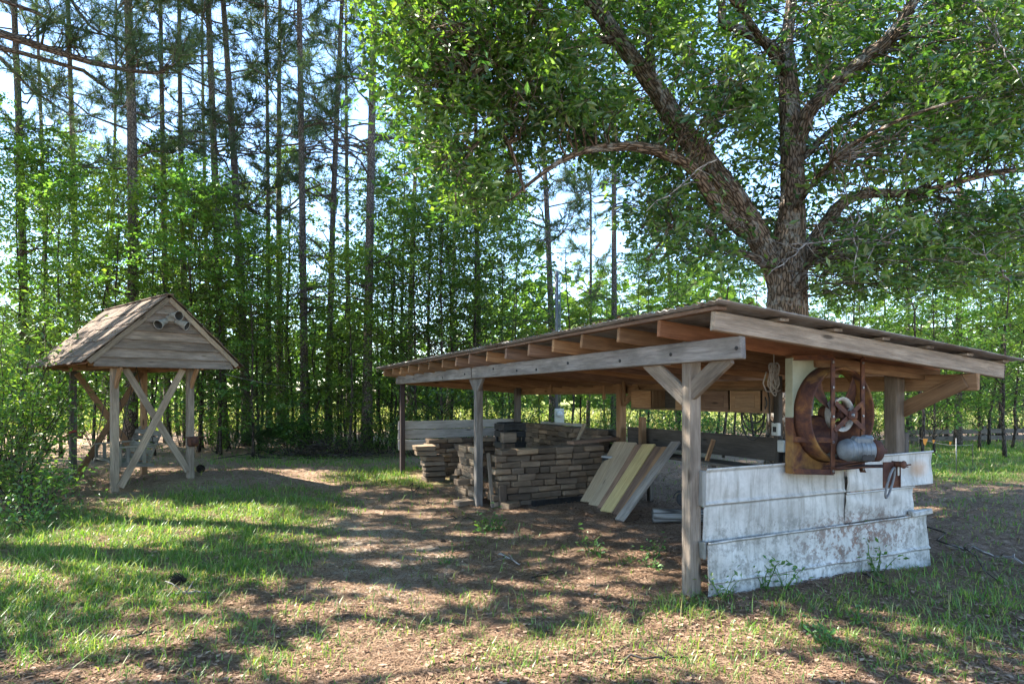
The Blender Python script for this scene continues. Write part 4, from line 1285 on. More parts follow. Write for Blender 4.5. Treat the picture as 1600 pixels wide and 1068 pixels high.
# bleached dead twigs among the right hand leaves
for pa, pb in (((1515, -10), (1600, 135)), ((1530, 20), (1570, 90)), ((1450, 330), (1330, 420)), ((1395, 380), (1240, 380)), ((1270, 380), (1200, 430)), ((1120, 250), (1010, 330)), ((1580, 440), (1500, 380)), ((1340, 330), (1335, 440))):
    db = MB(); A, B = P(*pa, 7.6), P(*pb, 7.2)
    q = bez(A, B, .03, 8, .02); db.tube(q, np.linspace(.013, .004, 8), 5, cap=False)
    for k in range(6):
        i = random.randint(1, 6); e = q[i] + unit(1)[0] * random.uniform(.15, .5)
        db.tube(bez(q[i], e, .05, 4, .05), np.linspace(.006, .002, 4), 3, cap=False)
    db.build('dead_branch', M['bark_dead'], oak)['label'] = 'bleached bare dead branch'


# ================================================================ PINES AND UNDERSTORY
pa = pine('pine_tree', 23, .132, 6.8, 37, 2.8, .30, 14)
pb = pine('pine_tree', 22, .128, 7.8, 33, 2.6, .18, 18)
pc = pine('pine_tree', 21, .120, 5.6, 38, 2.4, .40, 12)
pd = pine('pine_tree', 14, .080, 4.6, 30, 1.7, .15, 8)
PINES = [  # base px, depth, proto, scale, radius scale, label
    (38, 17.0, pa, 1.0, .85, 'dark pine trunk at the far left edge of the photo'),
    (121, 21.0, pb, 1.0, .95, 'pale pine rising directly above the left slope of the pavilion roof'),
    (203, 16.4, pa, .95, 1.15, 'stout pine whose foot shows between the crossed braces of the pavilion'),
    (262, 19.5, pb, .96, .75, 'thin pine right behind the pavilion ridge'),
    (292, 20.5, pc, 1.0, 1.0, 'straight pine just right of the pavilion gable peak'),
    (350, 17.6, pb, 1.02, 1.0, 'pine behind the right end of the pavilion eave'),
    (386, 18.3, pa, .98, .90, 'pine rising from the palmetto clump right of the pavilion'),
    (421, 20.4, pc, 1.0, .75, 'slim pine second right of the palmetto clump'),
    (439, 22.0, pd, 1.45, 1.0, 'thin leaning pine between two thicker pines right of the palmetto'),
    (476, 17.4, pb, 1.0, .98, 'curved reddish pine standing behind the brush heap'),
    (513, 18.0, pa, 1.02, .80, 'very straight dark pine left of the open sky strip'),
    (573, 16.4, pb, .97, .95, 'tall pale barked pine nearest the left end of the shed roof'),
    (750, 22.0, pc, 1.0, .80, 'mossy pine seen above the middle of the shed roof'),
    (864, 21.5, pd, 1.35, 1.05, 'bare pine trunk standing in the sky gap above the shed'),
    (918, 24.0, pd, 1.0, .9, 'small tufted pine right of the grey utility pole'),
    (960, 20.0, pb, .9, .85, 'dark pine left of the big oak limbs'),
    (1060, 25.0, pc, .9, .8, 'pine standing far behind the oak fork'),
    (1420, 19.5, pc, .8, .75, 'pine glimpsed through oak leaves over the white sheet end'),
    (1497, 18.0, pb, .8, .85, 'pine behind the survey flags at the right'),
    (640, 27.0, pa, 1.0, .9, 'far pine behind the left tip of the shed roof'),
    (700, 30.0, pb, 1.0, .9, 'distant pine over the second rafter group of the shed'),
    (330, 27.0, pa, 1.0, .8, 'distant pine in the gap right of the pavilion'),
    (160, 26.0, pc, 1.05, .8, 'distant pine left of the stout pavilion pine'),
    (75, 25.0, pb, 1.05, .85, 'distant pine between the two leftmost pines'),
    (545, 25.0, pc, 1.1, .8, 'distant pine between the dark straight pine and the pale barked one'),
]
for px, Y, pr, sc, sr, lab in PINES:
    o = plant(pr, (px - 800) / F * Y, Y, lab, 'pines of the wood edge', sc, sxy=sc * sr * random.uniform(.88, 1.14))
    o.rotation_euler[0] = random.gauss(0, .012); o.rotation_euler[1] = random.gauss(0, .012)

ua = broadleaf('understory_tree', 9.5, 2.2, 1.7, 118, 60, .115, 'leaf_a', .05, .3)
ub = broadleaf('understory_tree', 8.0, 2.4, .9, 122, 58, .115, 'leaf_b', .045, .28)
uc = broadleaf('understory_tree', 11.0, 2.6, 2.6, 130, 60, .125, 'leaf_a', .07, .35)
ud = broadleaf('understory_tree', 5.5, 1.6, 1.0, 70, 75, .12, 'leaf_y', .04, .35)
ue = broadleaf('understory_tree', 7.0, 1.5, 1.4, 72, 62, .11, 'leaf_y', .045, .4)
UT = [
    (30, 15.2, ua, 7.6, 'leafy tree crowding the leftmost dark pine'),
    (95, 14.8, ub, 6.8, 'dense tree over the left pavilion eave'),
    (185, 14.6, ue, 6.6, 'yellow green tree hanging over the pavilion roof slope'),
    (300, 15.0, ub, 7.0, 'dense tree right above the pavilion peak'),
    (345, 15.6, ua, 6.6, 'bright layered tree right of the pavilion gable'),
    (395, 15.0, ub, 5.6, 'layered tree before the palmetto pine'),
    (440, 23.5, uc, 10.6, 'tall tree filling the sky between slim pine and curved pine'),
    (260, 24.0, uc, 11.0, 'tall tree filling the sky above the pavilion'),
    (130, 23.0, uc, 11.0, 'tall tree filling the sky between the left pines'),
    (620, 22.0, uc, 11.5, 'tall tree right of the pale barked pine reaching high'),
    (545, 15.0, ue, 5.0, 'slender layered tree before the straight dark pine'),
    (690, 15.5, ub, 6.8, 'dense layered tree over the maroon shed post'),
    (740, 16.5, ua, 7.4, 'bright tree over the shed roof left of the sky gap'),
    (1010, 17.0, ua, 5.4, 'light tree over the middle of the front roof edge'),
    (1330, 15.5, ua, 5.4, 'light leafy tree behind the rake board'),
    (1460, 15.5, ub, 5.2, 'dense tree behind the low roof tip'),
    (1570, 15.0, ua, 5.6, 'light tree near the right edge before the fence'),
    (-40, 15.5, ua, 9.0, 'tall understory tree cut by the left edge of the photo'),
    (70, 16.0, ua, 8.2, 'light green understory tree left of the pavilion roof'),
    (110, 18.5, ue, 7.5, 'yellow green sapling above the left pavilion eave'),
    (170, 19.0, ub, 8.6, 'dark understory tree behind the pavilion roof slope'),
    (235, 17.5, ua, 8.6, 'broadleaf tree behind the pavilion gable'),
    (280, 22.5, uc, 9.5, 'far broadleaf tree over the pavilion peak'),
    (310, 16.2, ue, 6.6, 'slender yellow green sapling right of the pavilion gable'),
    (330, 19.0, ub, 7.6, 'dark broadleaf tree filling the gap right of the pavilion'),
    (372, 21.0, ua, 8.4, 'broadleaf tree behind the palmetto pine'),
    (405, 16.8, ue, 5.8, 'thin sapling over the palmetto clump'),
    (450, 20.0, ub, 6.4, 'low dark broadleaf tree left of the curved pine'),
    (495, 22.0, ue, 6.8, 'sapling between the curved pine and the straight dark pine'),
    (535, 17.4, ud, 3.4, 'short bright sapling between the straight pine and the pale barked pine'),
    (555, 20.0, ub, 6.2, 'dark broadleaf tree behind the pale barked pine'),
    (612, 18.0, ub, 7.6, 'broadleaf tree just right of the pale barked pine'),
    (650, 16.0, ub, 6.4, 'dark spreading tree over the left tip of the shed roof'),
    (665, 20.0, uc, 10.0, 'tall broadleaf tree behind the left third of the shed roof'),
    (705, 17.5, ua, 8.0, 'mid green tree behind the maroon shed post'),
    (735, 20.5, uc, 9.2, 'broad crowned tree above the middle of the shed roof'),
    (785, 18.5, ub, 7.2, 'dark layered tree left of the sky gap over the shed'),
    (800, 24.0, uc, 8.4, 'far tree at the left rim of the sky gap over the shed'),
    (842, 23.0, ud, 4.2, 'low bright tree below the sky gap beside the utility pole'),
    (905, 21.0, ud, 4.6, 'bright low tree right of the utility pole'),
    (945, 26.0, ua, 6.8, 'broadleaf tree behind the tufted pine'),
    (1000, 22.0, ub, 6.6, 'broadleaf tree over the shed rafters left of the oak'),
    (1060, 19.5, ua, 6.2, 'tree behind the shed roof peak'),
    (1120, 23.0, uc, 8.0, 'tree behind the oak fork and the roof corner'),
    (1180, 20.0, ub, 5.8, 'dark tree immediately left of the oak trunk'),
    (1290, 20.5, ua, 7.2, 'light tree immediately right of the oak trunk'),
    (1340, 17.5, ub, 5.6, 'dark tree above the white sheet end of the roof'),
    (1385, 22.0, uc, 8.4, 'tall tree behind the low end of the tin roof'),
    (1440, 18.0, ua, 6.4, 'tree over the low tip of the tin roof'),
    (1480, 21.0, ub, 7.0, 'dark tree behind the survey flags'),
    (1530, 17.0, ub, 5.8, 'dark tree right of the survey flags'),
    (1560, 20.0, uc, 7.6, 'tall tree near the right edge behind the low fence'),
    (1610, 16.5, ua, 6.6, 'light green tree cut by the right edge of the photo'),
    (1660, 19.0, uc, 8.6, 'broad tree at the right edge beyond the fence'),
    (1410, 26.0, ud, 4.4, 'low bright tree far beyond the right fence'),
    (1235, 26.0, uc, 8.8, 'far tree hidden behind the oak trunk'),
    (590, 28.0, uc, 9.0, 'far broadleaf tree between the pale barked pine and the shed'),
    (250, 29.0, uc, 9.4, 'far broadleaf tree seen through the pavilion'),
    (60, 28.0, uc, 10.5, 'far broadleaf tree between the leftmost pines'),
    (430, 29.0, ua, 7.6, 'far broadleaf tree behind the slim pines'),
    (760, 29.0, ub, 8.0, 'far dark tree over the shed middle'),
    (1510, 28.0, ua, 7.6, 'far tree behind the right hand fence'),
]
for px, Y, pr, H, lab in UT:
    base = {ua.name: 9.5, ub.name: 8.0, uc.name: 11.0, ud.name: 5.5, ue.name: 7.0}[pr.name]
    k = H / base
    plant(pr, (px - 800) / F * Y, Y, lab, 'broadleaf trees of the understory', k, sxy=max(k, .72) * random.uniform(.9, 1.15))
# bare thin stems of the wood edge
st_ = []
for v_ in range(3):
    r_ = thing('sapling', 'x', 'sapling')
    b = MB(); H = 5.0
    q = bez((0, 0, -.1), (random.uniform(-.4, .4), random.uniform(-.3, .3), H), 0, 9, .008); b.tube(q, np.linspace(.032, .008, 9), 6, rough=.1)
    P_ = []
    for k in range(11):
        i = random.randint(3, 8); e = q[i] + unit(1)[0] * np.array([.7, .7, .4]) + (0, 0, .25)
        b.tube(bez(q[i], e, .06, 4, .04), np.linspace(.010, .003, 4), 4, cap=False)
        P_.append(e + rng.normal(0, .22, (22, 3)) * np.array([1, 1, .4]))
    b.build('trunk', M['bark_thin'], r_)
    leaf_obj('crown', np.concatenate(P_), .11, M['leaf_a'], r_)
    st_.append(r_)
SAP = [(146, 14.5, 'thin stem between the left pavilion posts'), (243, 15.5, 'thin stem right of the middle pavilion brace'), (272, 16.5, 'thin stem left of the right front pavilion post'),
       (318, 17.5, 'thin stem just right of the pavilion'), (338, 16.0, 'second thin stem right of the pavilion'), (366, 19.5, 'thin stem left of the palmetto pine'),
       (405, 18.8, 'thin stem right of the palmetto pine'), (461, 18.6, 'thin stem left of the curved pine'), (488, 18.9, 'thin stem right of the curved pine'), (498, 17.0, 'pale leaning stem left of the straight dark pine'),
       (523, 17.2, 'thin stem right of the straight dark pine'), (541, 16.9, 'crooked dark stem between straight pine and pale barked pine'), (588, 17.4, 'thin stem right of the pale barked pine'),
       (618, 17.0, 'thin stem left of the shed corner'), (690, 18.0, 'thin stem behind the maroon shed post'), (790, 19.0, 'thin stem seen under the shed roof by the back corner'), (900, 17.5, 'leaning stem seen under the shed roof right of the utility pole'),
       (1130, 15.0, 'left one of the stems seen between cabinet and wall board'), (1150, 16.0, 'middle one of the stems seen between cabinet and wall board'), (1175, 15.5, 'right one of the stems seen between cabinet and wall board'),
       (1440, 14.0, 'dark bare stem right of the shed brace'), (1545, 18.5, 'leaning stem beyond the right fence'), (1580, 17.5, 'thin stem near the right edge beyond the fence')]
for px, Y, lab in SAP:
    plant(st_[random.randint(0, 2)], (px - 800) / F * Y, Y, lab, 'thin stems of the wood edge', random.uniform(.75, 1.15), sxy=random.uniform(.9, 1.5))


# ---------------------------------------------------------------- shrubs
UND = ['tall undergrowth bush behind the left edge bushes', 'undergrowth bush behind the left pavilion braces', 'undergrowth bush behind the middle of the pavilion', 'undergrowth bush behind the right front pavilion post', 'undergrowth bush just right of the pavilion',
       'low undergrowth bush left of the palmettos', 'undergrowth bush behind the palmetto clump', 'undergrowth bush left of the curved pine foot', 'undergrowth bush behind the curved pine', 'undergrowth bush behind the straight dark pine', 'undergrowth bush left of the pale barked pine foot',
       'undergrowth bush right of the pale barked pine foot', 'undergrowth bush left of the maroon shed post', 'undergrowth bush above the left half of the white back boards', 'undergrowth bush above the right half of the white back boards', 'undergrowth bush left of the utility pole foot', 'low bush at the utility pole foot',
       'undergrowth bush left of the far side shed post', 'undergrowth bush under the hanging cabinet', 'low bush behind the near post of the shed', 'undergrowth bush between near post and fan', 'undergrowth bush behind the motor', 'undergrowth bush behind the right front shed post', 'undergrowth bush behind the orange flags', 'undergrowth bush behind the metal stake', 'undergrowth bush behind the middle of the right fence', 'undergrowth bush behind the right end of the fence']
def shrub(name, H, W_, n, leaf, mat, stems=9):
    r_ = thing(name, 'x', 'shrub')
    b = MB(); P_ = []
    for k in range(stems):
        a = random.uniform(0, 6.28); rr = W_ * math.sqrt(random.random())
        e = np.array([rr * math.cos(a), rr * math.sin(a), H * random.uniform(.45, 1) * (1 - .35 * rr / W_)])
        q = bez((rr * .15 * math.cos(a), rr * .15 * math.sin(a), -.04), e, .10, 6, .04)
        b.tube(q, np.linspace(.011, .003, 6), 4, cap=False)
        for j in range(n // stems // 12):
            i = random.randint(2, 5)
            P_.append(q[i] + rng.normal(0, 1, (12, 3)) * np.array([.16, .16, .09]) * (H ** .5))
    b.build('stems', M['bark_thin'], r_)
    leaf_obj('leaves', np.concatenate(P_), leaf, M[mat], r_)
    return r_


sa = shrub('shrub', 1.5, .75, 900, .085, 'leaf_b', 11)
sb = shrub('shrub', 1.0, .7, 700, .075, 'leaf_a', 10)
sc_ = shrub('shrub', .6, .5, 420, .06, 'weed', 8)
se = shrub('shrub', 2.9, 1.1, 2000, .085, 'leaf_a', 17)
SH = [(-5.95, 7.9, sb, .9, 'low leafy shrub at the left edge by the lawn'), (-6.35, 8.35, sa, .8, 'dark shrub behind the low one at the left edge'), (-7.6, 8.8, se, .82, 'tall leafy bush left of the pavilion reaching its eave'),
      (-7.55, 9.7, se, .85, 'tall bush whose leaves hang over the left pavilion eave'), (-8.1, 10.3, se, 1.15, 'big bush behind the left pavilion bushes'), (-6.75, 8.95, sb, .9, 'shrub between the tall bushes left of the pavilion'), (-8.9, 11.5, se, 1.3, 'far big bush at the left edge'),
      (-9.6, 12.5, sa, 1.4, 'dark undergrowth bush at the left edge behind the pavilion'), (-5.55, 7.35, sc_, .9, 'small weed bush at the left lawn edge'), (-8.9, 15.6, sc_, 1.0, 'low shrub seen between the left pavilion posts')]
for i, (px, Y, k, pr, lab) in enumerate([(345, 16.4, 1.0, sb, 'shrub right of the pavilion at the wood edge'), (400, 15.9, .7, sc_, 'low weed bush before the palmetto'), (452, 16.0, 1.0, sa, 'dark bush at the foot of the curved pine'),
                                        (480, 15.5, .9, sa, 'dark bush left of the brush heap'), (512, 15.7, .85, sa, 'dark bush behind the brush heap'), (540, 15.2, .8, sb, 'bush right of the brush heap'), (570, 15.4, .55, sb, 'small bush at the foot of the pale barked pine'),
                                        (600, 15.9, 1.2, sb, 'bright bush between pale barked pine and shed'), (625, 15.0, .9, sa, 'dark bush left of the maroon shed post'), (655, 15.5, 1.2, sb, 'bright bush behind the white back boards'),
                                        (700, 16.0, 1.3, sb, 'bright bush seen over the white back boards'), (770, 16.5, 1.2, sa, 'dark bush seen under the shed by the back corner post'), (890, 16.0, 1.3, sb, 'bright bush seen under the shed right of the utility pole'),
                                        (940, 14.5, 1.2, sb, 'light bush right beside the far side shed post'), (1020, 15.0, 1.25, sb, 'light bush over the far side wall board'), (1080, 16.0, 1.3, sa, 'dark bush behind the near post'), (1150, 17.0, 1.2, sb, 'light bush behind the bench'),
                                        (1250, 18.0, 1.3, sa, 'dark bush seen through the fan'), (1380, 18.5, 1.2, sb, 'light bush behind the right front shed post'), (1450, 19.5, 1.1, sa, 'dark bush behind the survey flags'), (1520, 20.5, 1.3, sb, 'light bush beyond the right fence'), (1590, 20.5, 1.3, sa, 'dark bush at the right edge beyond the fence')]):
    SH.append(((px - 800) / F * Y, Y, pr, k, lab))
for i, (px, Y, pr, k) in enumerate([(60, 17, 1, .9), (150, 18.5, 0, 1.2), (235, 19, 1, .6), (285, 18, 1, .75), (330, 18.8, 1, .9), (365, 17.2, 0, 1.1), (410, 19.5, 1, 1.0), (447, 18.2, 1, .7), (495, 19.0, 1, .9), (535, 18.4, 1, .8), (560, 19.6, 1, 1.05),
                                (605, 17.6, 1, .85), (640, 18.6, 1, .9), (680, 19.8, 1, 1.1), (730, 18.0, 1, .8), (790, 20.5, 1, .8), (840, 19.0, 0, 1.0), (960, 18.5, 1, .9), (1040, 20.0, 1, .9), (1110, 21.0, 0, 1.1), (1190, 19.5, 1, .8),
                                (1300, 21.0, 1, 1.1), (1350, 19.5, 1, .85), (1420, 22.0, 1, 1.1), (1475, 21.8, 1, .9), (1550, 22.5, 1, 1.2), (1610, 21.5, 1, 1.1)]):
    SH.append(((px - 800) / F * Y, Y, (sa, se)[pr], k, UND[i]))
for x, y, pr, k, lab in SH:
    plant(pr, x, y, lab, 'shrubs of the wood edge', k)


def palmetto(name):
    r_ = thing(name, 'x', 'palmetto')
    for k in range(17):
        a = random.uniform(0, 6.28); L = random.uniform(.5, .95); el = random.uniform(.35, 1.2)
        e = np.array([math.cos(a) * math.cos(el), math.sin(a) * math.cos(el), math.sin(el)]) * L
        b = MB(); b.tube(bez((0, 0, 0), e, .05, 5), np.linspace(.008, .005, 5), 4, cap=False)
        d = e / L; s_ = np.cross(d, (0, 0, 1)); s_ /= np.linalg.norm(s_)
        for j in range(15):
            th = (j / 14 - .5) * 3.6
            f = d * math.cos(th) + s_ * math.sin(th); f[2] -= .10
            l_ = .48 * (1 - .25 * abs(th) / 1.8); w_ = .018; pp = np.cross(f, np.cross(d, s_)); pp /= np.linalg.norm(pp)
            b.add([e, e + f * l_ * .5 + pp * w_, e + f * l_ - np.array([0, 0, .05]), e + f * l_ * .5 - pp * w_], [(0, 1, 2, 3)])
        b.build('frond', M['palmetto'], r_)
    return r_


pm = palmetto('palmetto')
plant(pm, -6.05, 16.0, 'left one of the fan leaved palmettos at the wood edge', 'palmettos', 1.15)
plant(pm, -5.55, 15.7, 'right one of the fan leaved palmettos at the wood edge', 'palmettos', .95)
# brush heap
bh = MB()
for k in range(150):
    p0 = np.array([rng.normal(0, .85), rng.normal(0, .35), 0]); p0[2] = max(.02, .5 * math.exp(-(p0[0] / .9) ** 2) * random.random())
    d = unit(1)[0] * np.array([1, .8, .45]); p1 = p0 + d * random.uniform(.3, .9); p1[2] = max(.02, p1[2])
    bh.tube(bez(p0 * .7 + np.array([0, 0, .02]), p1, .06, 5, .03), np.linspace(.012, .004, 5), 4, cap=False)
o = bh.build('brush_heap', M['bark_thin'], None, (-4.4, 15.0, 0)); tag(o, 'heap of dry grey brown brush below the curved pine', 'brush heap')

# ---------------------------------------------------------------- far woods beyond the meadow
fp = []
for k in range(520):
    a = rng.uniform(-1.15, 1.15); Y = rng.uniform(52, 76); X = a * Y
    H = 9 + 3.5 * math.sin(a * 9) + 2.5 * math.sin(a * 23 + 1) + rng.normal(0, 1)
    n = 46
    z = rng.uniform(.2, max(3, H), n)
    fp.append(np.stack([X + rng.normal(0, 1.5, n), Y + rng.normal(0, 1.5, n), z], 1))
fw = leaf_obj('far_woods', np.concatenate(fp), 1.15, M['leaf_far'], None, aspect=.8)
tag(fw, 'hazy green wood on the far side of the sunny meadow', 'woods', kind='stuff')
mg = []
n = 24000
Yg = np.exp(rng.uniform(math.log(23), math.log(48), n)); Xg = rng.uniform(-1.1, 1.1, n) * Yg
V, Fc = leaf_quads(np.stack([Xg, Yg, np.full(n, .0)], 1), .5, .12, 0, -1.2)
o = np_mesh('meadow_grass', V, Fc, M['grass'], None, rnd=np.repeat(rng.uniform(.5, 1, n), 4))
tag(o, 'tall sunlit meadow grass beyond the tree trunks', 'grass', kind='stuff')

# ================================================================ UNSEEN TREES ADDED TO SHADE THE YARD
tr_xy = [(-4.5, -1.5), (-10.0, 3.0), (-11.0, 7.6), (-14.5, 11.5), (-17.5, 16.0), (2.5, -2.0), (-7.5, -.5), (-13.5, 5.5)]
labs = ['unseen shade tree added behind the left shoulder of the viewer', 'unseen shade tree added left of the lawn', 'unseen shade tree added left of the tall bushes', 'unseen shade tree added left of the pavilion', 'unseen shade tree added far left behind the pavilion', 'unseen shade tree added behind the right shoulder of the viewer', 'unseen shade tree added at the lower left beyond the frame', 'unseen shade tree added farthest left of the lawn']
n = 150000
g = np.stack([rng.uniform(-9.5, 8.5, n), rng.uniform(1.2, 17.5, n)], 1)
hm = np.maximum((2.2 + .66 * g[:, 1]) / (1 - .14), 4.5)
h = hm + rng.random(n) ** 1.3 * 3.6
p = np.stack([g[:, 0], g[:, 1], 0 * h], 1) + Sv[None, :] * (h / Sv[2])[:, None]
kk = lit_at(p)
clump = wob(p[:, 0], p[:, 1], .8) + wob(p[:, 0] + p[:, 2], p[:, 1] - p[:, 2], 1.3, 5)
keep = (rng.random(n) > kk * 1.15) & (rng.random(n) < .40 + .42 * clump)  # crowns of the added trees carved open above the sunny patches
Yp = np.maximum(p[:, 1], .3); uu = 800 + F * p[:, 0] / Yp; vv = 611 + F * (CAMZ - p[:, 2]) / Yp
pr_ = p - Sv[None, :] * ((p[:, 2:3] - 2.5) / Sv[2])
roofsun = (((pr_[:, 0] + 6.6) / 1.5) ** 2 + ((pr_[:, 1] - 10.9) / 1.4) ** 2 < 1) & (wob(pr_[:, 0], pr_[:, 1], 2.2) > -.45)
po_ = p - Sv[None, :] * ((p[:, 2:3] - 6.0) / Sv[2])
oaksun = (p[:, 2] > 7.2) & (((po_[:, 0] - .8) / 4.2) ** 2 + ((po_[:, 1] - 8.3) / 1.9) ** 2 < 1) & (wob(po_[:, 0], po_[:, 1], 1.4, 2) > -.35)
keep &= ~roofsun & ~oaksun
inframe = (p[:, 1] > .3) & (uu > -60) & (uu < 1660) & (vv > -40)
keep &= ~inframe
p = p[keep]
T2 = np.array(tr_xy)
near = np.argmin(((p[:, None, :2] - T2[None]) ** 2).sum(2), 1)
for i, (x, y) in enumerate(tr_xy):
    q = p[near == i]
    root = thing('added_shade_tree', labs[i], 'tree', group='unseen trees added to shade the yard')
    b = MB(); H = float(q[:, 2].max()) if len(q) else 8
    b.tube(np.array([(x, y, -.1), (x + .05, y, H * .3), (x - .05, y + .05, H * .65), (x, y, H)]), [.3, .22, .16, .05], 10, rough=.1)
    for c in q[rng.choice(len(q), min(26, len(q)), replace=False)]:
        za = max(2.5, c[2] - 2.0); b.tube(bez((x, y, min(za, H * .9)), c, .06, 6, .02), np.linspace(.07, .01, 6), 5, cap=False)
    b.build('trunk', M['bark_pine'], root)
    leaf_obj('crown', q, .20, M['leaf_a'], root, aspect=.6, flat=.7)
print('shade leaves', len(p))

# pine limb reaching in at the upper left
lp = thing('pine_tree', 'pine left of the photo whose long dark limb hangs in at upper left', 'tree')
b = MB(); b.tube(np.array([(-8.6, 8.6, -.1), (-8.6, 8.6, 3), (-8.55, 8.65, 8), (-8.5, 8.7, 13)]), [.24, .2, .17, .1], 11, rough=.1)
q0 = np.array([(-8.55, 8.6, 6.75)] + [list(P(*a_)) for a_ in ((0, 52, 8.9), (70, 75, 9.0), (140, 97, 9.1), (200, 110, 9.2), (245, 115, 9.3), (285, 100, 9.4))])
b.tube(q0, [.075, .06, .05, .042, .033, .022, .008], 8)
cen, drs = [], []
for k in range(46):
    s_ = random.uniform(.15, 1) * 6; i = min(int(s_), 5); f = s_ - i; A = q0[i] * (1 - f) + q0[i + 1] * f
    d = np.array([random.uniform(-.3, .9), random.uniform(-.6, .6), random.uniform(.0, .75)]); d /= np.linalg.norm(d); L = random.uniform(.3, 1.0)
    b.tube(bez(A, A + d * L, .05, 4, .03), np.linspace(.012, .004, 4), 4, cap=False)
    for j in range(3): cen.append(A + d * L * (.5 + .25 * j)); drs.append(d)
for pa_, pb_ in (((30, 10, 9), (200, 60, 9.4)), ((0, 90, 9), (110, 180, 9.3)), ((90, -20, 9), (210, 90, 9.2)), ((130, 110, 9.2), (190, 150, 9.5))):
    A, B = P(*pa_), P(*pb_); q = bez(A, B, -.06, 8, .012); b.tube(q, np.linspace(.03, .006, 8), 5, cap=False)
    b.tube(bez((-8.55, 8.62, A[2] + .3), A, .03, 4), [.05, .04, .035, .03], 5, cap=False)
    for k in range(14):
        i = random.randint(2, 7); d = unit(1)[0] * np.array([1, 1, .5]) + (0.2, 0, .3); d /= np.linalg.norm(d)
        b.tube(bez(q[i], q[i] + d * .4, .05, 3), np.linspace(.007, .003, 3), 3, cap=False)
        for j in range(2): cen.append(q[i] + d * (.25 + .15 * j)); drs.append(d)
b.build('trunk', M['bark_pine'], lp)
V, Fc, r = needle_tufts(np.array(cen), np.array(drs), 34, .20, .006)
np_mesh('crown', V, Fc, M['needle'], lp, rnd=r)

# ================================================================ SMALL THINGS OUTDOORS
up = thing('utility_pole', 'grey service pole with a meter rising behind the shed', 'pole', ((870 - 800) / F * 15, 15.0, 0))
MB().tube(np.array([(0, 0, -.1), (0, 0, 2.5), (0, 0, 4.35)]), [.05, .047, .045], 12).build('pole', M['steel'], up)
MB().tube(np.array([(.07, -.04, -.05), (.07, -.04, 4.2)]), .015, 8).build('conduit', M['steel'], up)
MB().box((.05, -.11, .98), (.22, .11, .34), None, .012).build('meter_box', M['boxgrey'], up)
MB().lathe([(0, 0), (.075, 0), (.075, .05), (.05, .09), (0, .095)], (.05, -.165, 1.02), Rm, 20).build('meter', M['meterglass'], up)
fc = thing('rail_fence', 'low dark horizontal rail fence at the right wood edge', 'fence')
b0, b1 = np.array([11.6, 18.9]), np.array([19.5, 20.2])
for z in (.14, .34):
    MB().beam((*b0, z), (*b1, z + .02), .05, .13, jit=.006).build('rail', M['wood_dark'], fc)
for k in range(4):
    c = b0 + (b1 - b0) * (k + .1) / 3.2
    MB().beam((c[0], c[1] + .07, -.1), (c[0], c[1] + .07, .5), .09, .09, (0, 1, 0), .006).build('post', M['wood_dark'], fc)
sk = MB().tube(np.array([P(1494, 740, 12.0) * [1, 1, 0] + [0, 0, -.05], P(1494, 684, 12.0)]), .009, 6).build('marker_stake', M['steel'], None)
tag(sk, 'thin grey metal stake in the grass right of the shed', 'stake')
fl = thing('flag_line', 'sagging string with small orange survey flags right of the shed', 'flags')
A, B = P(1436, 684, 11.0), P(1520, 694, 13.0)
q = bez(A, B, -.02, 9)
MB().tube(q, .003, 4).build('string', M['rope'], fl)
for f_ in (.06, .22, .52):
    c = A + (B - A) * f_; sz_ = .09 if f_ < .1 else .05
    MB().add([c, c + [sz_, 0, -.005], c + [sz_ * .55, .01, -sz_ * 1.4], c + [sz_ * .2, .01, -sz_]], [(0, 1, 2, 3)]).build('flag', M['orange'], fl)
for f_ in (0.0, 1.0):
    c = A + (B - A) * f_
    MB().tube(np.array([[c[0], c[1], -.05], [c[0], c[1], c[2] + .03]]), .006, 5).build('stake', M['wood_dark'], fl)
wl = MB(); wl.tube(bez((-5.1, 11.3, 1.86), (-4.1, 16.9, 1.75), -.03, 12), .005, 4)
tag(wl.build('clothes_line', M['steel'], None), 'thin line strung from the pavilion eave to the curved pine', 'line')

# pine cones
pcn = MB()
for k in range(70):
    f = k / 70; a = k * 2.4; rr = .034 * math.sin(math.pi * (.12 + .85 * f)) ** .8
    c = np.array([math.cos(a) * rr, math.sin(a) * rr, .012 + .085 * f]); d = np.array([math.cos(a), math.sin(a), .5 + f]); d /= np.linalg.norm(d)
    s_ = np.cross(d, (0, 0, 1)); pcn.add([c - s_ * .010, c + s_ * .010, c + d * .022 + s_ * .006, c + d * .022 - s_ * .006], [(0, 1, 2, 3)])
pcn.tube(np.array([(0, 0, .0), (0, 0, .05), (0, 0, .1)]), [.012, .025, .008], 8)
cone = pcn.build('pine_cone', M['cone'])
CN = [(291, 912, 1.15, 'big black pine cone on the grass at lower left'), (316, 748, 1.5, 'black cone beside the right front pavilion post'), (697, 850, .55, 'small pine cone by the weed tuft on the track')]
for i, (px, py, k, lab) in enumerate(CN):
    o = cone if i == 0 else cone.copy()
    if i: COL.objects.link(o)
    Y = F * CAMZ / (py - 611); X = (px - 800) / F * Y
    o.location = (X, Y, gzf(X, Y) + .03 * k); o.scale = (k, k, k); o.rotation_euler = (1.3, random.uniform(0, 1), random.uniform(0, 6)); tag(o, lab, 'pine cone', 'pine cones on the ground')

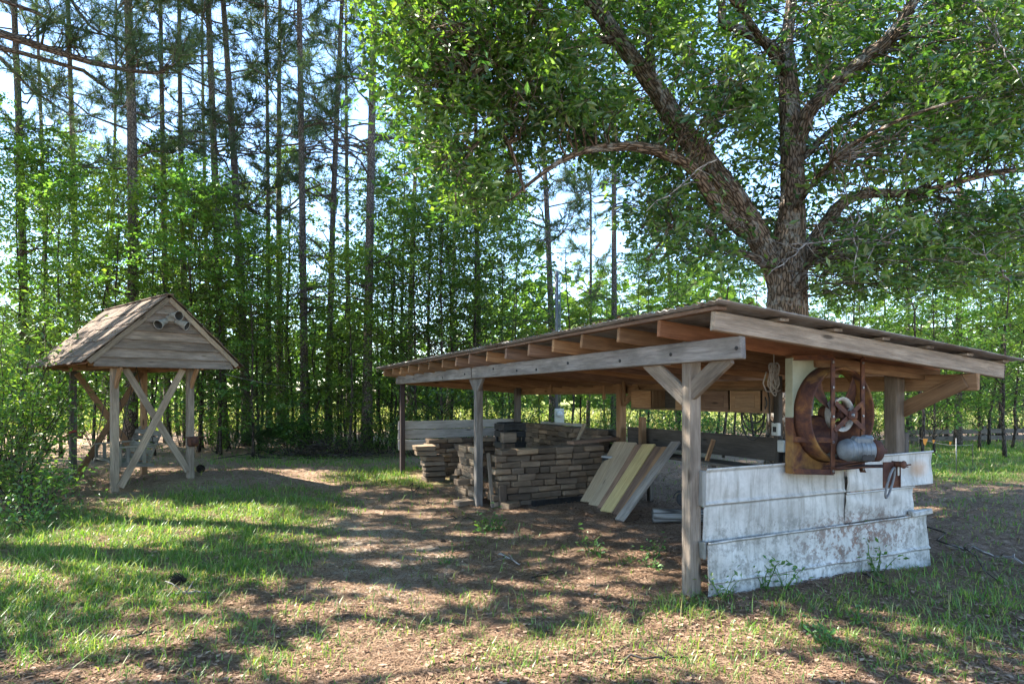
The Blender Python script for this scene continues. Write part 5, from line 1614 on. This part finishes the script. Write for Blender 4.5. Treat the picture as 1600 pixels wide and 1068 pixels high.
# fallen sticks
SK = [((1480, 852), (1598, 880), .022, 'fallen branch on the litter right of the white sheets'), ((1440, 826), (1560, 905), .010, 'thin fallen twig crossing the litter at right'), ((780, 868), (812, 884), .012, 'pale twig on the track below the leaning boards'), ((690, 808), (760, 818), .010, 'twig on the ground before the middle post'),
      ((930, 1040), (1075, 1030), .010, 'curved twig among leaves in the right centre foreground'), ((270, 932), (330, 930), .014, 'bleached stick in the grass at lower left'), ((185, 1002), (262, 985), .010, 'dark twig at the lower left corner'), ((830, 905), (880, 893), .010, 'dark twig in shade left of the near post'), ((640, 760), (672, 790), .008, 'twig on straw left of the block stacks'), ((1350, 900), (1400, 925), .010, 'twig in shade below the white sheets')]
for (pa_, pb_, r_, lab) in SK:
    def gp(a_):
        Y = F * CAMZ / (a_[1] - 611); X = (a_[0] - 800) / F * Y; return np.array([X, Y, gzf(X, Y) + r_ + .008])
    q = bez(gp(pa_), gp(pb_), .02, 9, .02); b = MB(); b.tube(q, np.linspace(r_, r_ * .4, 9), 6, rough=.2)
    for k in range(3):
        i = random.randint(2, 7); e = q[i] + np.array([random.uniform(-.2, .2), random.uniform(-.2, .2), random.uniform(.0, .08)]); b.tube(bez(q[i], e, .05, 4, .04), np.linspace(r_ * .5, .002, 4), 4)
    tag(b.build('fallen_stick', M['bark_dead' if r_ > .011 else 'bark_thin'], None), lab, 'stick', 'fallen sticks')

# weeds
def weed(H, n, leaf):
    r_ = thing('weed_plant', 'x', 'weed')
    b = MB(); P_ = []
    for k in range(5):
        a = random.uniform(0, 6.28); q = bez((0, 0, -.02), (math.cos(a) * H * .45, math.sin(a) * H * .45, H * random.uniform(.5, 1)), .12, 5, .03)
        b.tube(q, np.linspace(.004, .002, 5), 4, cap=False)
        for j in range(n): P_.append(q[random.randint(1, 4)] + rng.normal(0, .03, 3))
    b.build('stems', M['weed'], r_); leaf_obj('leaves', np.array(P_), leaf, M['weed'], r_, aspect=.5); return r_


wa_, wb_ = weed(.30, 12, .045), weed(.16, 12, .045)
WD = [(762, 830, wb_, 1.5, 'leafy weed tuft on the track before the front stack'), (780, 828, wb_, 1.2, 'second weed tuft right beside the one on the track'), (922, 868, wb_, 1.4, 'green weed in the dim litter below the leaning boards'), (1028, 868, wb_, 1.1, 'small weed left of the near post'), (1015, 890, wb_, 1.0, 'weed sprout in front of the near post'),
      (985, 880, wb_, .8, 'tiny weed sprout left of the near post'), (1195, 925, wa_, 1.25, 'climbing weed against the lower white sheet'), (1228, 922, wa_, .95, 'second climbing weed against the lower white sheet'), (1128, 940, wa_, .9, 'small weed at the left foot of the white sheet'), (1370, 898, wa_, 1.2, 'weed at the right foot of the white sheet'), (1460, 745, wa_, 1.6, 'vine weed beside the upper white sheet end'),
      (1340, 975, wb_, 1.0, 'bright weed in a sun fleck below the white sheet'), (1275, 1000, wb_, 1.1, 'pale weed sprout in the right foreground'), (1288, 1010, wb_, .9, 'weed sprout beside the pale one in the right foreground'), (700, 880, wb_, .9, 'small weed on the sunny straw of the track')]
for px, py, pr, k, lab in WD:
    Y = F * CAMZ / (py - 611); X = (px - 800) / F * Y
    plant(pr, X, Y, lab, 'weeds', k)

# ---------------------------------------------------------------- grass blades
n = 520000
Y = np.exp(rng.uniform(math.log(2.4), math.log(20), n)); X = rng.uniform(-1.02, 1.02, n) * Y
u, v = proj(X, Y)
den = np.maximum(ell(u + 18 * wob(X, Y, 2), v + 7 * wob(X, Y, 2.3, 1), GRASS), .035)
den = den * np.clip(.55 + .80 * wob(X, Y, 3.1, 4) + .5 * wob(X, Y, 9, 2), .03, 1)
loc_in = (X - OX) * d2[0] + (Y - OY) * d2[1]; loc_s = (X - OX) * d1[0] + (Y - OY) * d1[1]
inside = (loc_in > -.0) & (loc_in < 2.45) & (loc_s > -.15) & (loc_s < 8)
k = (rng.random(n) < den) & ~inside
X, Y = X[k], Y[k]
reps = 2
X = np.concatenate([X + rng.normal(0, .02, len(X)) for _ in range(reps)]); Y = np.concatenate([Y + rng.normal(0, .02, len(Y)) for _ in range(reps)])
n = len(X)
hgt = rng.gamma(2.6, .0135, n).clip(.012, .16) * (1 + .03 * Y)
wdt = .0042 + .0006 * Y
az = rng.uniform(0, 6.28, n); bend = rng.uniform(.15, 1.5, n) * hgt
dx, dy = np.cos(az), np.sin(az)
z0 = ground_z(X, Y) - .005
B = np.stack([X, Y, z0], 1); S_ = np.stack([-dy, dx, 0 * dx], 1) * (wdt / 2)[:, None]
Mid = B + np.stack([dx * bend * .35, dy * bend * .35, hgt * .62], 1); T_ = B + np.stack([dx * bend, dy * bend, hgt], 1)
V = np.stack([B - S_, B + S_, Mid + S_ * .8, Mid - S_ * .8, T_], 1).reshape(-1, 3)
i5 = np.arange(n)[:, None] * 5
tri = np.concatenate([i5 + [[0, 1, 2]], i5 + [[0, 2, 3]], i5 + [[3, 2, 4]]], 0)
gr = np_mesh('lawn_grass', V, tri, M['grass'], None, rnd=np.repeat(np.clip(rng.normal(.45, .25, n), 0, 1), 5))
tag(gr, 'thin fresh green grass sprouting through straw and leaves', 'grass', kind='stuff')
print('grass', n)
# ---------------------------------------------------------------- dry leaves and pine straw
n = 160000
Y = np.exp(rng.uniform(math.log(2.4), math.log(15), n)); X = rng.uniform(-1.02, 1.02, n) * Y
u, v = proj(X, Y)
dens = np.clip(.35 + .6 * wob(X, Y, 1.7, 3), .08, 1) * (1 - .6 * ell(u, v, DIRT)) * (1 - .3 * ell(u, v, LAWN))
loc_in = (X - OX) * d2[0] + (Y - OY) * d2[1]; loc_s = (X - OX) * d1[0] + (Y - OY) * d1[1]
k = rng.random(n) < dens
X, Y = X[k], Y[k]; n = len(X)
zb = ground_z(X, Y) + rng.uniform(.006, .020, n)
V, Fc = leaf_quads(np.stack([X, Y, zb], 1), .042, .6, .9, 0.0)
V[:, 2] = np.repeat(zb, 4) + (V[:, 2] - np.repeat(zb, 4)) * .38
lt = np_mesh('leaf_litter', V, Fc, M['straw_leaf'], None, rnd=np.repeat(rng.random(n), 4))
tag(lt, 'dry brown oak leaves scattered over the yard', 'leaf litter', kind='stuff')
n = 190000
Y = np.exp(rng.uniform(math.log(2.4), math.log(14), n)); X = rng.uniform(-1.02, 1.02, n) * Y
a = rng.uniform(0, math.pi, n); L = rng.uniform(.05, .13, n); z = ground_z(X, Y) + rng.uniform(.004, .016, n)
D = np.stack([np.cos(a), np.sin(a), rng.normal(0, .10, n)], 1) * (L / 2)[:, None]; C_ = np.stack([X, Y, z], 1)
S_ = np.stack([-np.sin(a), np.cos(a), 0 * a], 1) * (.0012 + .00035 * Y)[:, None]
V = np.stack([C_ - D - S_, C_ - D + S_, C_ + D + S_ * .5, C_ + D - S_ * .5], 1).reshape(-1, 3)
ps = np_mesh('pine_straw', V, np.arange(4 * n).reshape(n, 4), M['straw_leaf'], None, rnd=np.repeat(rng.uniform(0, .75, n), 4))
tag(ps, 'fallen pine needles strewn over the ground', 'pine straw', kind='stuff')
